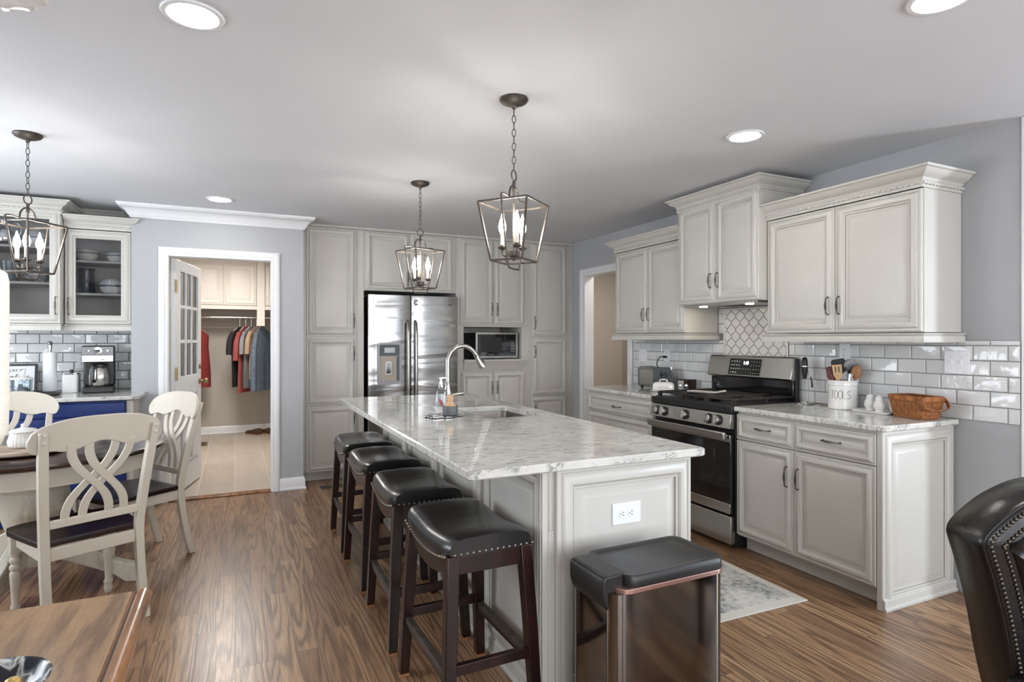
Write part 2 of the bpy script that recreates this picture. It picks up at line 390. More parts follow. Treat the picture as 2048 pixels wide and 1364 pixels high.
# ------------------------------------------------------------------ mesh helpers
class MB:
    """collects shapes, then links them as ONE mesh object"""
    def __init__(s, m=None):
        s.v = []; s.f = []; s.mi = []; s.mats = []; s.cur = 0; s.x = None
        if m: s.mat(m)
    def mat(s, m):
        if m not in s.mats: s.mats.append(m)
        s.cur = s.mats.index(m)
        return s
    def add(s, vs, fs):
        b = len(s.v)
        if s.x is not None:
            vs = [tuple(s.x @ Vector(p)) for p in vs]
        s.v += [tuple(p) for p in vs]
        for f in fs:
            s.f.append([b + i for i in f]); s.mi.append(s.cur)
    def box(s, x0, y0, z0, x1, y1, z1):
        v = [(x0,y0,z0),(x1,y0,z0),(x1,y1,z0),(x0,y1,z0),(x0,y0,z1),(x1,y0,z1),(x1,y1,z1),(x0,y1,z1)]
        s.add(v, [(0,3,2,1),(4,5,6,7),(0,1,5,4),(1,2,6,5),(2,3,7,6),(3,0,4,7)])
        return s
    def loft(s, loops, closed=True, cap0=True, cap1=True, ring=False):
        """loops: equal-length point lists"""
        n = len(loops[0]); vs = [p for l in loops for p in l]; fs = []
        k = len(loops)
        for i in range(k if ring else k - 1):
            a = i * n; b = ((i + 1) % k) * n
            for j in range(n if closed else n - 1):
                j2 = (j + 1) % n
                fs.append((a + j, a + j2, b + j2, b + j))
        if closed and not ring:
            if cap0: fs.append(tuple(reversed(range(n))))
            if cap1: fs.append(tuple(range((k - 1) * n, k * n)))
        s.add(vs, fs)
        return s
    def tube(s, pts, r, n=8, closed=False, flat=None):
        """round tube along pts; r number or list; flat=(w,t) gives a rectangular strip section"""
        P = [Vector(p) for p in pts]; k = len(P)
        rs = r if isinstance(r, (list, tuple)) else [r] * k
        T = []
        for i in range(k):
            a = P[(i - 1) % k] if closed or i > 0 else P[i]
            b = P[(i + 1) % k] if closed or i < k - 1 else P[i]
            T.append((b - a).normalized())
        up = Vector((0, 0, 1)) if abs(T[0].z) < 0.9 else Vector((1, 0, 0))
        u = (up - T[0] * up.dot(T[0])).normalized()
        loops = []
        for i in range(k):
            u = u - T[i] * u.dot(T[i])
            u = u.normalized() if u.length > 1e-6 else T[i].orthogonal().normalized()
            w = T[i].cross(u)
            if flat:
                a, b = flat[0] / 2, flat[1] / 2
                loops.append([P[i] + u * p + w * q for p, q in ((a, b), (-a, b), (-a, -b), (a, -b))])
            else:
                loops.append([P[i] + (u * math.cos(2 * PI * j / n) + w * math.sin(2 * PI * j / n)) * rs[i] for j in range(n)])
        s.loft([[tuple(p) for p in l] for l in loops], ring=closed)
        return s
    def lathe(s, prof, n=24, c=(0, 0, 0), ripple=None):
        """prof: (radius, z) pairs; ripple=(count, depth, z0, z1)"""
        loops = []
        for r, z in prof:
            l = []
            for j in range(n):
                a = 2 * PI * j / n
                rr = max(r, 1e-5)
                if ripple and ripple[2] <= z <= ripple[3]:
                    rr *= 1 + ripple[1] * math.cos(ripple[0] * a)
                l.append((c[0] + rr * math.cos(a), c[1] + rr * math.sin(a), c[2] + z))
            loops.append(l)
        a, b = prof[0][0] > 1e-3, prof[-1][0] > 1e-3
        s.loft(loops, ring=a and b, cap0=not a, cap1=not b)
        return s
    def ball(s, c, r, n=12, sx=1, sy=1, sz=1):
        loops = []
        k = max(6, n // 2 + 1)
        for i in range(k + 1):
            t = PI * i / k
            q = max(math.sin(t), 1e-4)
            loops.append([(c[0] + r * sx * q * math.cos(2*PI*j/n), c[1] + r * sy * q * math.sin(2*PI*j/n), c[2] - r * sz * math.cos(t)) for j in range(n)])
        s.loft(loops)
        return s
    def prism(s, poly, y0, y1, f=None):
        """poly in (x,z) extruded along y; f bends points"""
        g = f or (lambda x, y, z: (x, y, z))
        s.loft([[g(x, y0, z) for x, z in poly], [g(x, y1, z) for x, z in poly]])
        return s
    def slab(s, poly, z0, z1):
        """poly in (x,y) extruded along z"""
        s.loft([[(x, y, z0) for x, y in poly], [(x, y, z1) for x, y in poly]])
        return s
    def build(s, name, parent=None, loc=None, rot=None, smooth=32, bev=0.0, seg=2, sub=0):
        me = bpy.data.meshes.new(name)
        me.from_pydata(s.v, [], s.f)
        for m in s.mats: me.materials.append(MT[m])
        me.polygons.foreach_set('material_index', s.mi)
        me.polygons.foreach_set('use_smooth', [True] * len(s.f))
        me.update()
        import bmesh
        bm = bmesh.new(); bm.from_mesh(me)
        bmesh.ops.recalc_face_normals(bm, faces=bm.faces)
        bm.to_mesh(me); bm.free()
        if smooth is not None and hasattr(me, 'set_sharp_from_angle'):
            me.set_sharp_from_angle(angle=R(smooth))
        o = bpy.data.objects.new(name, me)
        col.objects.link(o)
        if parent: o.parent = parent
        if loc: o.location = loc
        if rot: o.rotation_euler = rot
        if bev:
            md = o.modifiers.new('edge', 'BEVEL'); md.width = bev; md.segments = seg; md.limit_method = 'ANGLE'; md.angle_limit = R(35)
        if sub:
            md = o.modifiers.new('sub', 'SUBSURF'); md.levels = sub; md.render_levels = sub
        return o

def tag(o, label, cat, group=None, kind=None):
    if label: o['label'] = label
    if cat: o['category'] = cat
    if group: o['group'] = group
    if kind: o['kind'] = kind
    return o

def thing(name, label, cat, loc=(0, 0, 0), rz=0.0, group=None):
    o = bpy.data.objects.new(name, None)
    o.empty_display_size = 0.1
    o.location = loc; o.rotation_euler = (0, 0, rz)
    col.objects.link(o)
    return tag(o, label, cat, group)

def struct(mb, name, **k):
    o = mb.build(name, **k); o['kind'] = 'structure'; return o

def kids(o):
    return [c for c in bpy.data.objects if c.parent == o]

def dup(root, loc, rz, label, group=None):
    def cp(o, p):
        c = o.copy(); col.objects.link(c)
        if p: c.parent = p
        for k in kids(o): cp(k, c)
        return c
    r = cp(root, None)
    r.location = loc; r.rotation_euler = (0, 0, rz); r['label'] = label
    if group: r['group'] = group
    return r

def arc(cx, cy, r, a0, a1, n):
    return [(cx + r * math.cos(R(a0 + (a1 - a0) * i / n)), cy + r * math.sin(R(a0 + (a1 - a0) * i / n))) for i in range(n + 1)]

def rrect(x0, y0, x1, y1, r, n=5):
    return arc(x1 - r, y0 + r, r, -90, 0, n) + arc(x1 - r, y1 - r, r, 0, 90, n) + arc(x0 + r, y1 - r, r, 90, 180, n) + arc(x0 + r, y0 + r, r, 180, 270, n)

def smooth(t):
    t = min(1, max(0, t)); return t * t * (3 - 2 * t)

def catmull(pts, n=6):
    P = [Vector(p) for p in pts]; out = []
    for i in range(len(P) - 1):
        p0 = P[max(i - 1, 0)]; p1 = P[i]; p2 = P[i + 1]; p3 = P[min(i + 2, len(P) - 1)]
        for j in range(n):
            t = j / n
            out.append(tuple(0.5 * ((2*p1) + (p2-p0)*t + (2*p0-5*p1+4*p2-p3)*t*t + (3*p1-p0-3*p2+p3)*t**3)))
    out.append(tuple(P[-1]))
    return out

def sweep(mb, path, prof, mp, side=1, closed=False):
    """profile (out, depth) swept with mitred corners along a 2D path; mp(x, y, depth) -> 3D"""
    n = len(path); loops = []
    for i in range(n):
        a = Vector(path[(i - 1) % n]) if (closed or i > 0) else None
        p = Vector(path[i])
        b = Vector(path[(i + 1) % n]) if (closed or i < n - 1) else None
        d1 = (p - a).normalized() if a is not None else (b - p).normalized()
        d2 = (b - p).normalized() if b is not None else d1
        n1 = Vector((d1.y, -d1.x)) * side; n2 = Vector((d2.y, -d2.x)) * side
        m = (n1 + n2)
        m = m / max(m.dot(n1), 1e-6)
        loops.append([mp(p.x + m.x * o, p.y + m.y * o, d) for o, d in prof])
    mb.loft(loops, ring=closed)
    return mb

# raised-panel fronts: nested rectangles (inset, how far forward); g marks a thin glazed groove
RAISED = [(0, 0), (0, .014), (.003, .018), (.009, .0185), (.013, .0185, 'g'), (.0145, .0165), (.018, .0195), (.026, .0255), (.036, .0285), (.045, .0265), (.0495, .0205, 'g'), (.052, .020),
          (.055, .018), (.0585, .0175, 'g'), (.0605, .0105), (.068, .0095), (.087, .0175), (.090, .018)]
def panel(mb, x0, z0, x1, z1, m='cab', g='glaze', k=1.0, prof=None, hole=False):
    """front of a door or drawer facing -y with its back at y=0"""
    prof = prof or RAISED
    k = min(k, 0.46 * min(x1 - x0, z1 - z0) / prof[-1][0])
    vs = []; fs = []; gl = []
    for p in prof:
        i = p[0] * k; d = p[1]
        vs += [(x0 + i, -d, z0 + i), (x1 - i, -d, z0 + i), (x1 - i, -d, z1 - i), (x0 + i, -d, z1 - i)]
    for q in range(len(prof) - 1):
        t = gl if len(prof[q]) > 2 else fs
        for j in range(4):
            j2 = (j + 1) % 4
            t.append((q*4 + j, q*4 + j2, q*4 + 4 + j2, q*4 + 4 + j))
    e = (len(prof) - 1) * 4
    if hole:
        for j in range(4):
            j2 = (j + 1) % 4
            fs.append((e + j, e + j2, j2, j))
    else:
        fs.append((e, e + 1, e + 2, e + 3)); fs.append((3, 2, 1, 0))
    b = len(mb.v)
    mb.mat(m); mb.add(vs, fs)
    if gl:
        mb.mat(g)
        for f in gl:
            mb.f.append([b + i for i in f]); mb.mi.append(mb.cur)
        mb.mat(m)
    return mb

def pull(parent, x, z, vert=True, y=-.0195, L=.10, m='pewter'):
    """bow pull with a swelling in the middle"""
    h = L / 2
    pts = [(0, 0, h), (0, -.018, h), (0, -.027, h - .006), (0, -.030, h * .6), (0, -.032, h * .3), (0, -.033, 0), (0, -.032, -h * .3), (0, -.030, -h * .6), (0, -.027, -h + .006), (0, -.018, -h), (0, 0, -h)]
    rs = [.0055, .0038, .0042, .0034, .0058, .0072, .0058, .0034, .0042, .0038, .0055]
    if not vert: pts = [(p[2], p[1], 0) for p in pts]
    mb = MB(m).tube(pts, rs, 7)
    return mb.build('handle', parent, loc=(x, y, z))

def door(parent, x0, z0, x1, z1, hx=None, hz=None, vert=True, name='door', m='cab', g='glaze', k=1.0, y=0.0, L=.10, prof=None):
    o = panel(MB(), x0, z0, x1, z1, m, g, k, prof).build(name, parent, loc=(0, y, 0), smooth=28)
    if hx is not None: pull(o, hx, hz, vert, L=L)
    return o

def text(s, size, parent, loc, rot, m='lettering', name='lettering', ext=0.0006, shear=0.0, align='CENTER', sx=1.0, off=0.0):
    c = bpy.data.curves.new(name, 'FONT')
    c.body = s; c.size = size; c.extrude = ext; c.align_x = align; c.align_y = 'CENTER'; c.shear = shear; c.offset = off
    c.materials.append(MT[m])
    f = bpy.data.objects.new(name, c)
    col.objects.link(f)
    me = bpy.data.meshes.new_from_object(f.evaluated_get(bpy.context.evaluated_depsgraph_get()))
    bpy.data.objects.remove(f)
    o = bpy.data.objects.new(name, me)
    col.objects.link(o)
    o.parent = parent; o.location = loc; o.rotation_euler = rot; o.scale = (sx, 1, 1)
    return o
FRONT = (R(90), 0, 0)      # text standing upright, read from -y

CROWN = [(0, 0), (.004, 0), (.010, .010), (.012, .020), (.022, .030), (.038, .042), (.050, .060), (.056, .072), (.064, .074), (.068, .080), (.070, .090), (0, .090)]

# ------------------------------------------------------------------ the room
CE = 2.44      # ceiling
WX = 3.51      # right wall
JY = 5.63      # wall with the laundry door
struct(MB('floor').box(-2.6, -2.8, -.06, 5.4, JY + .06, 0).box(.56, JY + .06, -.06, 3.7, 6.6, 0).box(-2.6, JY + .06, -.06, -.76, 6.15, 0).box(3.7, 4.3, -.06, 5.4, 6.6, 0), 'floor')
struct(MB('floortile').box(-.76, JY + .06, -.06, .56, 9.5, -.001), 'floor_laundry')
struct(MB('ceiling').box(-2.7, -2.9, CE, 5.5, 9.6, CE + .1), 'ceiling')
# right wall: pier by the living room, then solid up to the doorway, lintel, corner piece
w = MB('wall').box(WX, 1.565, 0, WX + .12, 4.78, CE).box(WX, 4.78, 2.06, WX + .12, 5.60, CE).box(WX, 5.60, 0, WX + .12, 6.6, CE)
struct(w, 'wall_right')
# back wall with the laundry door opening and its return beside the pantry
w = MB('wall').box(-.76, JY, 0, -.515, JY + .12, CE).box(-.515, JY, 2.055, .305, JY + .12, CE).box(.305, JY, 0, .56, JY + .12, CE).box(.45, JY + .12, 0, .56, 6.6, CE)
w.box(-.76, JY + .12, 0, -.68, 6.15, CE)
struct(w, 'wall_back')
struct(MB('wall').box(.56, 6.5, 0, WX, 6.6, CE), 'wall_pantry')
struct(MB('wall').box(-2.6, 6.05, 0, -.76, 6.15, CE), 'wall_nook')
# left wall with the dining window
w = MB('wall').box(-2.72, -2.8, 0, -2.6, 2.8, CE).box(-2.72, 5.0, 0, -2.6, 6.15, CE).box(-2.72, 2.8, 0, -2.6, 5.0, .75).box(-2.72, 2.8, 2.15, -2.6, 5.0, CE)
struct(w, 'wall_left')
# wall behind the photographer with two windows
w = MB('wall').box(-2.72, -2.92, 0, 5.52, -2.8, .6).box(-2.72, -2.92, 2.25, 5.52, -2.8, CE).box(-2.72, -2.92, .6, -1.6, -2.8, 2.25).box(1.2, -2.92, .6, 1.75, -2.8, 2.25).box(3.65, -2.92, .6, 5.52, -2.8, 2.25)
struct(w, 'wall_front')
# sun room side
w = MB('wall').box(5.4, -2.8, 0, 5.52, -1.2, CE).box(5.4, -1.2, 0, 5.52, -.6, .45).box(5.4, -1.2, 2.35, 5.52, -.6, CE).box(5.4, -.6, 0, 5.52, 1.565, CE)
w.box(WX + .12, 1.565, 0, 5.52, 1.685, CE)
struct(w, 'wall_sunroom')
# beige room seen through the doorway, and the laundry walls
struct(MB('beige').box(4.75, 4.2, 0, 4.87, 6.7, CE).box(WX + .12, 6.6, 0, 4.75, 6.7, CE).box(WX + .12, 4.2, 0, 4.75, 4.3, CE), 'wall_hallway')
struct(MB('beige').box(-.76, 9.4, 0, .56, 9.5, CE).box(-.86, 6.15, 0, -.76, 9.5, CE).box(.56, 6.6, 0, .66, 9.5, CE), 'wall_laundry')
# window frames of the daylight windows (behind the photographer)
def window(name, mp, a0, a1, b0, b1):
    mb = MB('white')
    for p0, p1, q0, q1 in ((a0, a1, b0, b0 + .06), (a0, a1, b1 - .06, b1), (a0, a0 + .06, b0, b1), (a1 - .06, a1, b0, b1), (a0, a1, (b0 + b1) / 2 - .02, (b0 + b1) / 2 + .02), ((a0 + a1) / 2 - .02, (a0 + a1) / 2 + .02, b0, b1)):
        x0, y0, z0 = mp(p0, 0, q0); x1, y1, z1 = mp(p1, .05, q1)
        mb.box(min(x0, x1), min(y0, y1), z0, max(x0, x1), max(y0, y1), z1)
    struct(mb, name)
window('window_1', lambda a, d, b: (-2.70 + d, a, b), 2.8, 5.0, .75, 2.15)
window('window_2', lambda a, d, b: (a, -2.91 + d, b), -1.6, 1.2, .6, 2.25)
window('window_3', lambda a, d, b: (a, -2.91 + d, b), 1.75, 3.65, .6, 2.25)
window('window_4', lambda a, d, b: (5.45 + d, a, b), -1.2, -.6, .45, 2.35)

# trim
CASE = [(0, 0), (0, .012), (.006, .016), (.020, .017), (.024, .013), (.030, .019), (.050, .021), (.062, .018), (.066, .010), (.072, .010), (.072, 0)]
mb = MB('white')
sweep(mb, [(-.498, 0), (-.498, 2.037), (.288, 2.037), (.288, 0)], CASE, lambda x, z, d: (x, JY - .0005 - d, z), side=-1)
mb.box(-.514, JY + .001, 0, -.500, JY + .119, 2.054).box(.290, JY + .001, 0, .304, JY + .119, 2.054).box(-.514, JY + .001, 2.039, .304, JY + .119, 2.054)
struct(mb, 'trim_1')
mb = MB('white')
sweep(mb, [(5.60, 0), (5.60, 2.05), (4.78, 2.05), (4.78, 0)], CASE, lambda y, z, d: (WX - .0005 - d, y, z), side=1)
mb.box(WX + .001, 5.585, 0, WX + .119, 5.599, 2.059).box(WX + .001, 4.781, 0, WX + .119, 4.795, 2.059).box(WX + .001, 4.795, 2.046, WX + .119, 5.585, 2.059)
struct(mb, 'trim_2')
mb = MB('white').box(WX - .012, 1.545, 0, WX + .13, 1.5645, CE - .001)
struct(mb, 'trim_3', bev=.004)
mb = MB('white')
WCROWN = [(0, 0), (.008, 0), (.012, .012), (.022, .022), (.030, .040), (.046, .060), (.066, .074), (.080, .078), (.084, .086), (.090, .092), (.092, .105), (0, .105)]
sweep(mb, [(-.762, 6.0), (-.762, JY), (.562, JY), (.562, JY + .16)], WCROWN, lambda x, y, d: (x, y, CE - .1055 + d), side=1)
struct(mb, 'trim_4', smooth=25)
mb = MB('cab')
sweep(mb, [(-1.21, 6.05), (-.80, 6.05)], CROWN, lambda x, y, d: (x, y - .0005, CE - .0915 + d), side=1)
struct(mb, 'trim_5', smooth=25)
BASE = [(0, 0), (.022, 0), (.022, .012), (.014, .022), (.014, .085), (.010, .095), (.006, .105), (0, .108)]
mb = MB('white')
sweep(mb, [(.361, JY - .0005), (.5605, JY - .0005), (.5605, JY + .13)], BASE, lambda x, y, d: (x, y, d + .0005), side=1)
struct(mb, 'baseboard_back')
mb = MB('white')
sweep(mb, [(-.759, 9.3995), (.559, 9.3995)], BASE, lambda x, y, d: (x, y, d + .0005), side=1)
struct(mb, 'baseboard_laundry')
mb = MB('chestnutrim').box(-.499, JY - .02, .0005, .289, JY + .075, .012)
struct(mb, 'trim_6', bev=.004)

# ------------------------------------------------------------------ tiled splashbacks
def tiles(mb, u0, u1, v0, v1, pw, ph, mp, gap=.0028, start=0.0, m='tile', skip=None, vstart=None):
    """running-bond pillow tiles; mp(u, v, depth) -> 3D"""
    row = 0; v = v0 if vstart is None else vstart
    while v < v1 - .004:
        u = u0 - start - (pw / 2 if row % 2 else 0)
        while u < u1 - .004:
            a, b, c, d = max(u, u0), min(u + pw, u1), max(v, v0), min(v + ph, v1)
            u += pw
            if b - a < .012 or d - c < .008: continue
            spans = [(a, b)]
            if skip and c < skip[3] and d > skip[2]:
                spans = [(p, q) for p, q in ((a, min(b, skip[0])), (max(a, skip[1]), b)) if q - p > .012]
            for a2, b2 in spans:
                a2 += gap / 2; b2 -= gap / 2; c2 = c + gap / 2; d2 = d - gap / 2
                tx, tz = random.uniform(-.0007, .0007), random.uniform(-.0007, .0007)
                e = .006
                lo = [(a2, c2, .001), (b2, c2, .001), (b2, d2, .001), (a2, d2, .001)]
                mi = [(p + sx * .001, q + sz * .001, .0055) for (p, q, _), sx, sz in zip(lo, (1, -1, -1, 1), (1, 1, -1, -1))]
                hi = [(p + sx * e, q + sz * e, .0078 + tx * (-sx) + tz * sz) for (p, q, _), sx, sz in zip(lo, (1, -1, -1, 1), (1, 1, -1, -1))]
                cen = ((a2 + b2) / 2, (c2 + d2) / 2, .0084)
                vs = [mp(*p) for p in lo + mi + hi + [cen]]
                fs = [(i, (i + 1) % 4, 4 + (i + 1) % 4, 4 + i) for i in range(4)] + [(4 + i, 4 + (i + 1) % 4, 8 + (i + 1) % 4, 8 + i) for i in range(4)] + [(8 + i, 8 + (i + 1) % 4, 12) for i in range(4)]
                mb.mat(m); mb.add(vs, fs)
        v += ph; row += 1
CT = .92       # worktop height
mb = MB('grout')
mb.box(WX - .0045, 1.567, CT + .0005, WX - .0005, 4.69, 1.3395).box(WX - .0045, 2.80, 1.3395, WX - .0005, 3.575, 1.588)
tiles(mb, -4.69, -1.567, CT + .0005, 1.3395, .1555, .0785, lambda u, v, d: (WX - .002 - d, -u, v), skip=(-3.512, -2.912, 1.16, 1.7), start=.04, vstart=CT + .0005)
tiles(mb, -3.575, -2.80, CT + .0005 + .0785 * 6, 1.588, .1555, .0785, lambda u, v, d: (WX - .002 - d, -u, v), skip=(-3.512, -2.912, 1.16, 1.585), start=.04, m='tile')
splash = mb.build('tile_backsplash', smooth=22)
tag(splash, 'glossy white subway tile splashback running along the wall behind the range', 'backsplash')
# lantern tile panel behind the range
pn = thing('mosaic_panel', 'framed white lantern tile panel above the range', 'tile panel', (WX - .0108, 3.212, 1.12), R(-90))
mb = MB('grout').box(-.292, -.0006, .03, .292, 0.0006, .458)
mb.mat('lantern_tile')
P, HH = .088, .052
for r_ in range(-2, 10):
    for c_ in range(-9, 10):
        cx_, cz_ = c_ * P / 2, .04 + r_ * HH
        if (r_ + c_) % 2: continue
        pts = []
        N = 14
        for sgn in (1, -1):
            for i in range(N + 1):
                t = (-1 + 2 * i / N) * sgn
                hw = P / 4 * (1 + math.cos(PI * t)) - .0034
                pts.append((cx_ + sgn * max(hw, .0006), cz_ + t * (HH - .0022)))
        # clip to the frame
        pts = [(min(.286, max(-.286, x)), min(.452, max(.035, z))) for x, z in pts]
        if max(p[0] for p in pts) - min(p[0] for p in pts) < .004 or max(p[1] for p in pts) - min(p[1] for p in pts) < .004: continue
        mb.prism(pts, -.0006, -.004)
mb.build('mosaic_field', pn, smooth=20)
fr = MB('lantern_tile')
sweep(fr, [(-.287, .035), (.287, .035), (.287, .455), (-.287, .455)], [(0, 0), (0, .006), (.004, .009), (.009, .009), (.013, .005), (.013, 0)], lambda x, z, d: (x, -d - .0007, z), side=1, closed=True)
fr.build('pencil_border', pn)
# coffee nook splashback
mb = MB('grout2').box(-2.35, 6.0455, CT + .0005, -.7605, 6.0495, 1.46)
tiles(mb, -2.35, -.7605, CT + .0005, 1.46, .1555, .0785, lambda u, v, d: (u, 6.048 - d, v), start=.115, gap=.0042)
tag(mb.build('tile_backsplash', smooth=22), 'white subway tile splashback with dark grout behind the coffee maker', 'backsplash')

# ------------------------------------------------------------------ cabinets on the right wall
RZ = R(-90)
def rope(mb, p0, p1, r=.006, pitch=.03, m='cab'):
    """twisted rope moulding between two points"""
    a = Vector(p0); b = Vector(p1); L = (b - a).length; t = (b - a) / L
    u = Vector((0, 0, 1)); w = t.cross(u)
    n = max(4, int(L / (pitch / 6)))
    loops = []
    for i in range(n + 1):
        c = a + t * (L * i / n); ph = 2 * PI * (L * i / n) / pitch / 1.0
        l = []
        for j in range(8):
            th = 2 * PI * j / 8
            rr = r * (1 + .34 * math.cos(2 * (th - ph / 2)))
            l.append(tuple(c + u * rr * math.cos(th) + w * rr * math.sin(th)))
        loops.append(l)
    mb.mat(m); mb.loft(loops)

def crown_part(parent, w, d, z, right=True, left=True, e=0.0):
    """crown with rope strip round the front and sides of a cabinet whose front is y=0"""
    mb = MB('cab')
    f = -.020
    path = [(-e, d), (-e, f), (w + e, f), (w + e, d)]
    if not left: path = path[1:]
    if not right: path = path[:-1]
    fas = [(0, -.034), (.004, -.034), (.006, -.028), (.006, 0), (0, 0)]
    sweep(mb, path, fas, lambda x, y, q: (x, y, z + q + .034), side=1)
    sweep(mb, path, [(0, .0)] + [(o, q) for o, q in CROWN[1:-1]] + [(0, .090)], lambda x, y, q: (x, y, z + .034 + q * .72), side=1)
    mb.box(-e + .001, f + .001, z + .02, w + e - .001, d, z + .094)
    o = mb.build('crown', parent, smooth=25)
    rp = MB('cab')
    for i in range(len(path) - 1):
        a, b = path[i], path[i + 1]
        dx = Vector((b[0] - a[0], b[1] - a[1])).normalized(); nrm = Vector((dx.y, -dx.x)) * .010
        rope(rp, (a[0] + nrm.x, a[1] + nrm.y, z + .021), (b[0] + nrm.x, b[1] + nrm.y, z + .021), r=.0065)
    rp.build('rope_moulding', o, smooth=50)
    return o

def upper(name, label, y_left, w, z0, z1, face, depth, hoodlike=False, rail=True, group='wall cabinets along the right wall'):
    t = thing(name, label, 'cabinet', (face, y_left, z0), RZ, group)
    h = z1 - z0
    MB('cab').box(0, 0, 0, w, depth, h).build('carcass', t, bev=.002)
    c = w / 2
    door(t, .004, .006, c - .0015, h - .004, c - .035, .16, k=1.05)
    door(t, c + .0015, .006, w - .004, h - .004, c + .035, .16, k=1.05)
    return t
cab = upper('wall_cabinet', 'cream double door wall cabinet at the right end, above the basket and tools crock', 2.797, .966, 1.382, 2.122, 3.18, .3255)
crown_part(cab, .966, .3255, .740)
mb = MB('cab'); sweep(mb, [(-.003, .32), (-.003, -.022), (.969, -.022), (.969, .32)], [(0, -.052), (.018, -.052), (.020, -.046), (.018, -.020), (.012, -.014), (.022, -.010), (.022, -.004), (0, -.004)], lambda x, y, q: (x, y, q), side=1)
mb.box(-.002, -.021, -.014, .968, .325, -.004)
mb.build('light_rail', cab, smooth=25)
cab = upper('wall_cabinet', 'cream double door wall cabinet beside the doorway, above the toaster', 4.507, .927, 1.397, 2.134, 3.18, .3255)
crown_part(cab, .927, .3255, .737, right=False)
mb = MB('cab'); sweep(mb, [(-.003, .32), (-.003, -.022), (.930, -.022), (.930, .32)], [(0, -.056), (.018, -.056), (.020, -.050), (.018, -.022), (.012, -.016), (.022, -.012), (.022, -.004), (0, -.004)], lambda x, y, q: (x, y, q), side=1)
mb.box(-.002, -.021, -.014, .929, .325, -.004)
mb.build('light_rail', cab, smooth=25)
hood = upper('range_hood_cabinet', 'tallest cream cabinet reaching the ceiling above the range, with hood lamps below', 3.577, .778, 1.605, 2.338, 3.11, .3955)
crown_part(hood, .778, .3955, .733 - .026)
o = MB('steel').box(.04, .01, -.014, .74, .38, 0).mat('darkslot').box(.28, .12, -.016, .50, .26, -.0135).build('hood_liner', hood, bev=.002)
for x in (.17, .61):
    MB('hoodglow').lathe([(0, 0), (.028, 0), (.028, .004), (0, .004)], 16).build('lamp', o, loc=(x, .08, -.0185))

def base_body(t, w, d=.585, h=.79, toe=.10):
    MB('cab').box(0, 0, toe, w, d, toe + h - .002).box(.0, .075, 0.001, w, d, toe).build('carcass', t, bev=.0015)

t = thing('base_cabinet', 'cream base cabinet with two drawers over two doors, right of the range', 'cabinet', (2.905, 2.795, 0), RZ, 'base cabinets along the right wall')
base_body(t, .915)
W_ = .915
door(t, .004, .715, W_/2 - .0015 - .03, .872, W_/4 - .015, .800, False, 'drawer', k=.78)
door(t, W_/2 + .0015 - .03, .715, W_ - .012, .872, W_*.75 - .02, .800, False, 'drawer', k=.78)
door(t, .004, .112, W_/2 - .0015 - .03, .709, W_/2 - .068, .555, L=.115)
door(t, W_/2 + .0015 - .03, .112, W_ - .012, .709, W_/2 + .008, .555, L=.115)
# furniture end panel facing the living room (local +x side)
mb = MB()
panel(mb, .0, .0, .60, .888, k=1.35)
o = mb.build('end_panel', t, loc=(W_ + .002, -.012, .001), rot=(0, 0, R(90)), smooth=28)
mb = MB('cab'); mb.box(0, -.0, 0, .6, .010, .888)
mb.x = None
sweep(mb, [(.0, -.0205), (.60, -.0205)], [(0, 0), (.016, 0), (.018, .012), (.010, .020), (.010, .052), (0, .062)], lambda x, y, q: (x, y, q), side=1)
mb.build('plinth_moulding', t, loc=(W_ + .002, -.012, .001), rot=(0, 0, R(90)), smooth=25)

t = thing('base_cabinet', 'cream drawer cabinet under the toaster, left of the range by the doorway', 'cabinet', (2.905, 4.545, 0), RZ, 'base cabinets along the right wall')
base_body(t, .925)
door(t, .012, .715, .921, .872, .46, .785, False, 'drawer', k=.78)
door(t, .012, .43, .921, .709, .46, .60, False, 'drawer', k=.8)
door(t, .012, .112, .921, .424, .46, .30, False, 'drawer', k=.8)

def worktop(name, label, poly, z0=.89, z1=CT, bev=.006, group=None):
    o = MB('quartz').slab(poly, z0, z1).build(name, bev=bev, seg=3)
    return tag(o, label, 'worktop', group)
worktop('countertop', 'white veined quartz worktop carrying the basket and the tools crock', [(2.868, 2.797), (2.868, 1.862), (2.892, 1.838), (WX - .011, 1.838), (WX - .011, 2.797)])
worktop('countertop', 'white veined quartz worktop under the toaster, left of the range', [(2.868, 4.565), (2.868, 3.60), (WX - .011, 3.60), (WX - .011, 4.565)])

# ------------------------------------------------------------------ gas range
rg = thing('gas_range', 'stainless steel gas range with black oven door and cast iron grates', 'stove', (2.865, 3.594, 0), RZ)
RW = .790
MB('blackp').box(0.002, .03, .02, RW - .002, .618, .905).box(.04, .06, 0, RW - .04, .6, .02).build('body', rg, bev=.003)
MB('steel').box(.004, -.012, .035, RW - .004, .03, .215).build('drawer', rg, bev=.006, seg=3)
od = MB('blackg').box(.004, -.014, .232, RW - .004, .03, .735).mat('steel').box(.003, -.019, .232, RW - .003, -.012, .296).box(.003, -.019, .690, RW - .003, -.012, .736).build('oven_door', rg, bev=.003)
MB('blackg').box(.14, -.0165, .36, RW - .14, -.0135, .63).build('window', od, bev=.001)
hp = [(.03, -.016, .728), (.03, -.05, .728), (.05, -.058, .728), (RW - .05, -.058, .728), (RW - .03, -.05, .728), (RW - .03, -.016, .728)]
mb = MB('steel').box(.012, -.064, .706, RW - .012, -.036, .756).box(.03, -.04, .715, .075, -.012, .747).box(RW - .075, -.04, .715, RW - .03, -.012, .747)
mb.build('handle', od, bev=.008, seg=3)
mb = MB('darkslot')
for i in range(5): mb.box(.10 + i * .13, -.0195, .744, .17 + i * .13, -.013, .750)
mb.build('vent_slots', od)
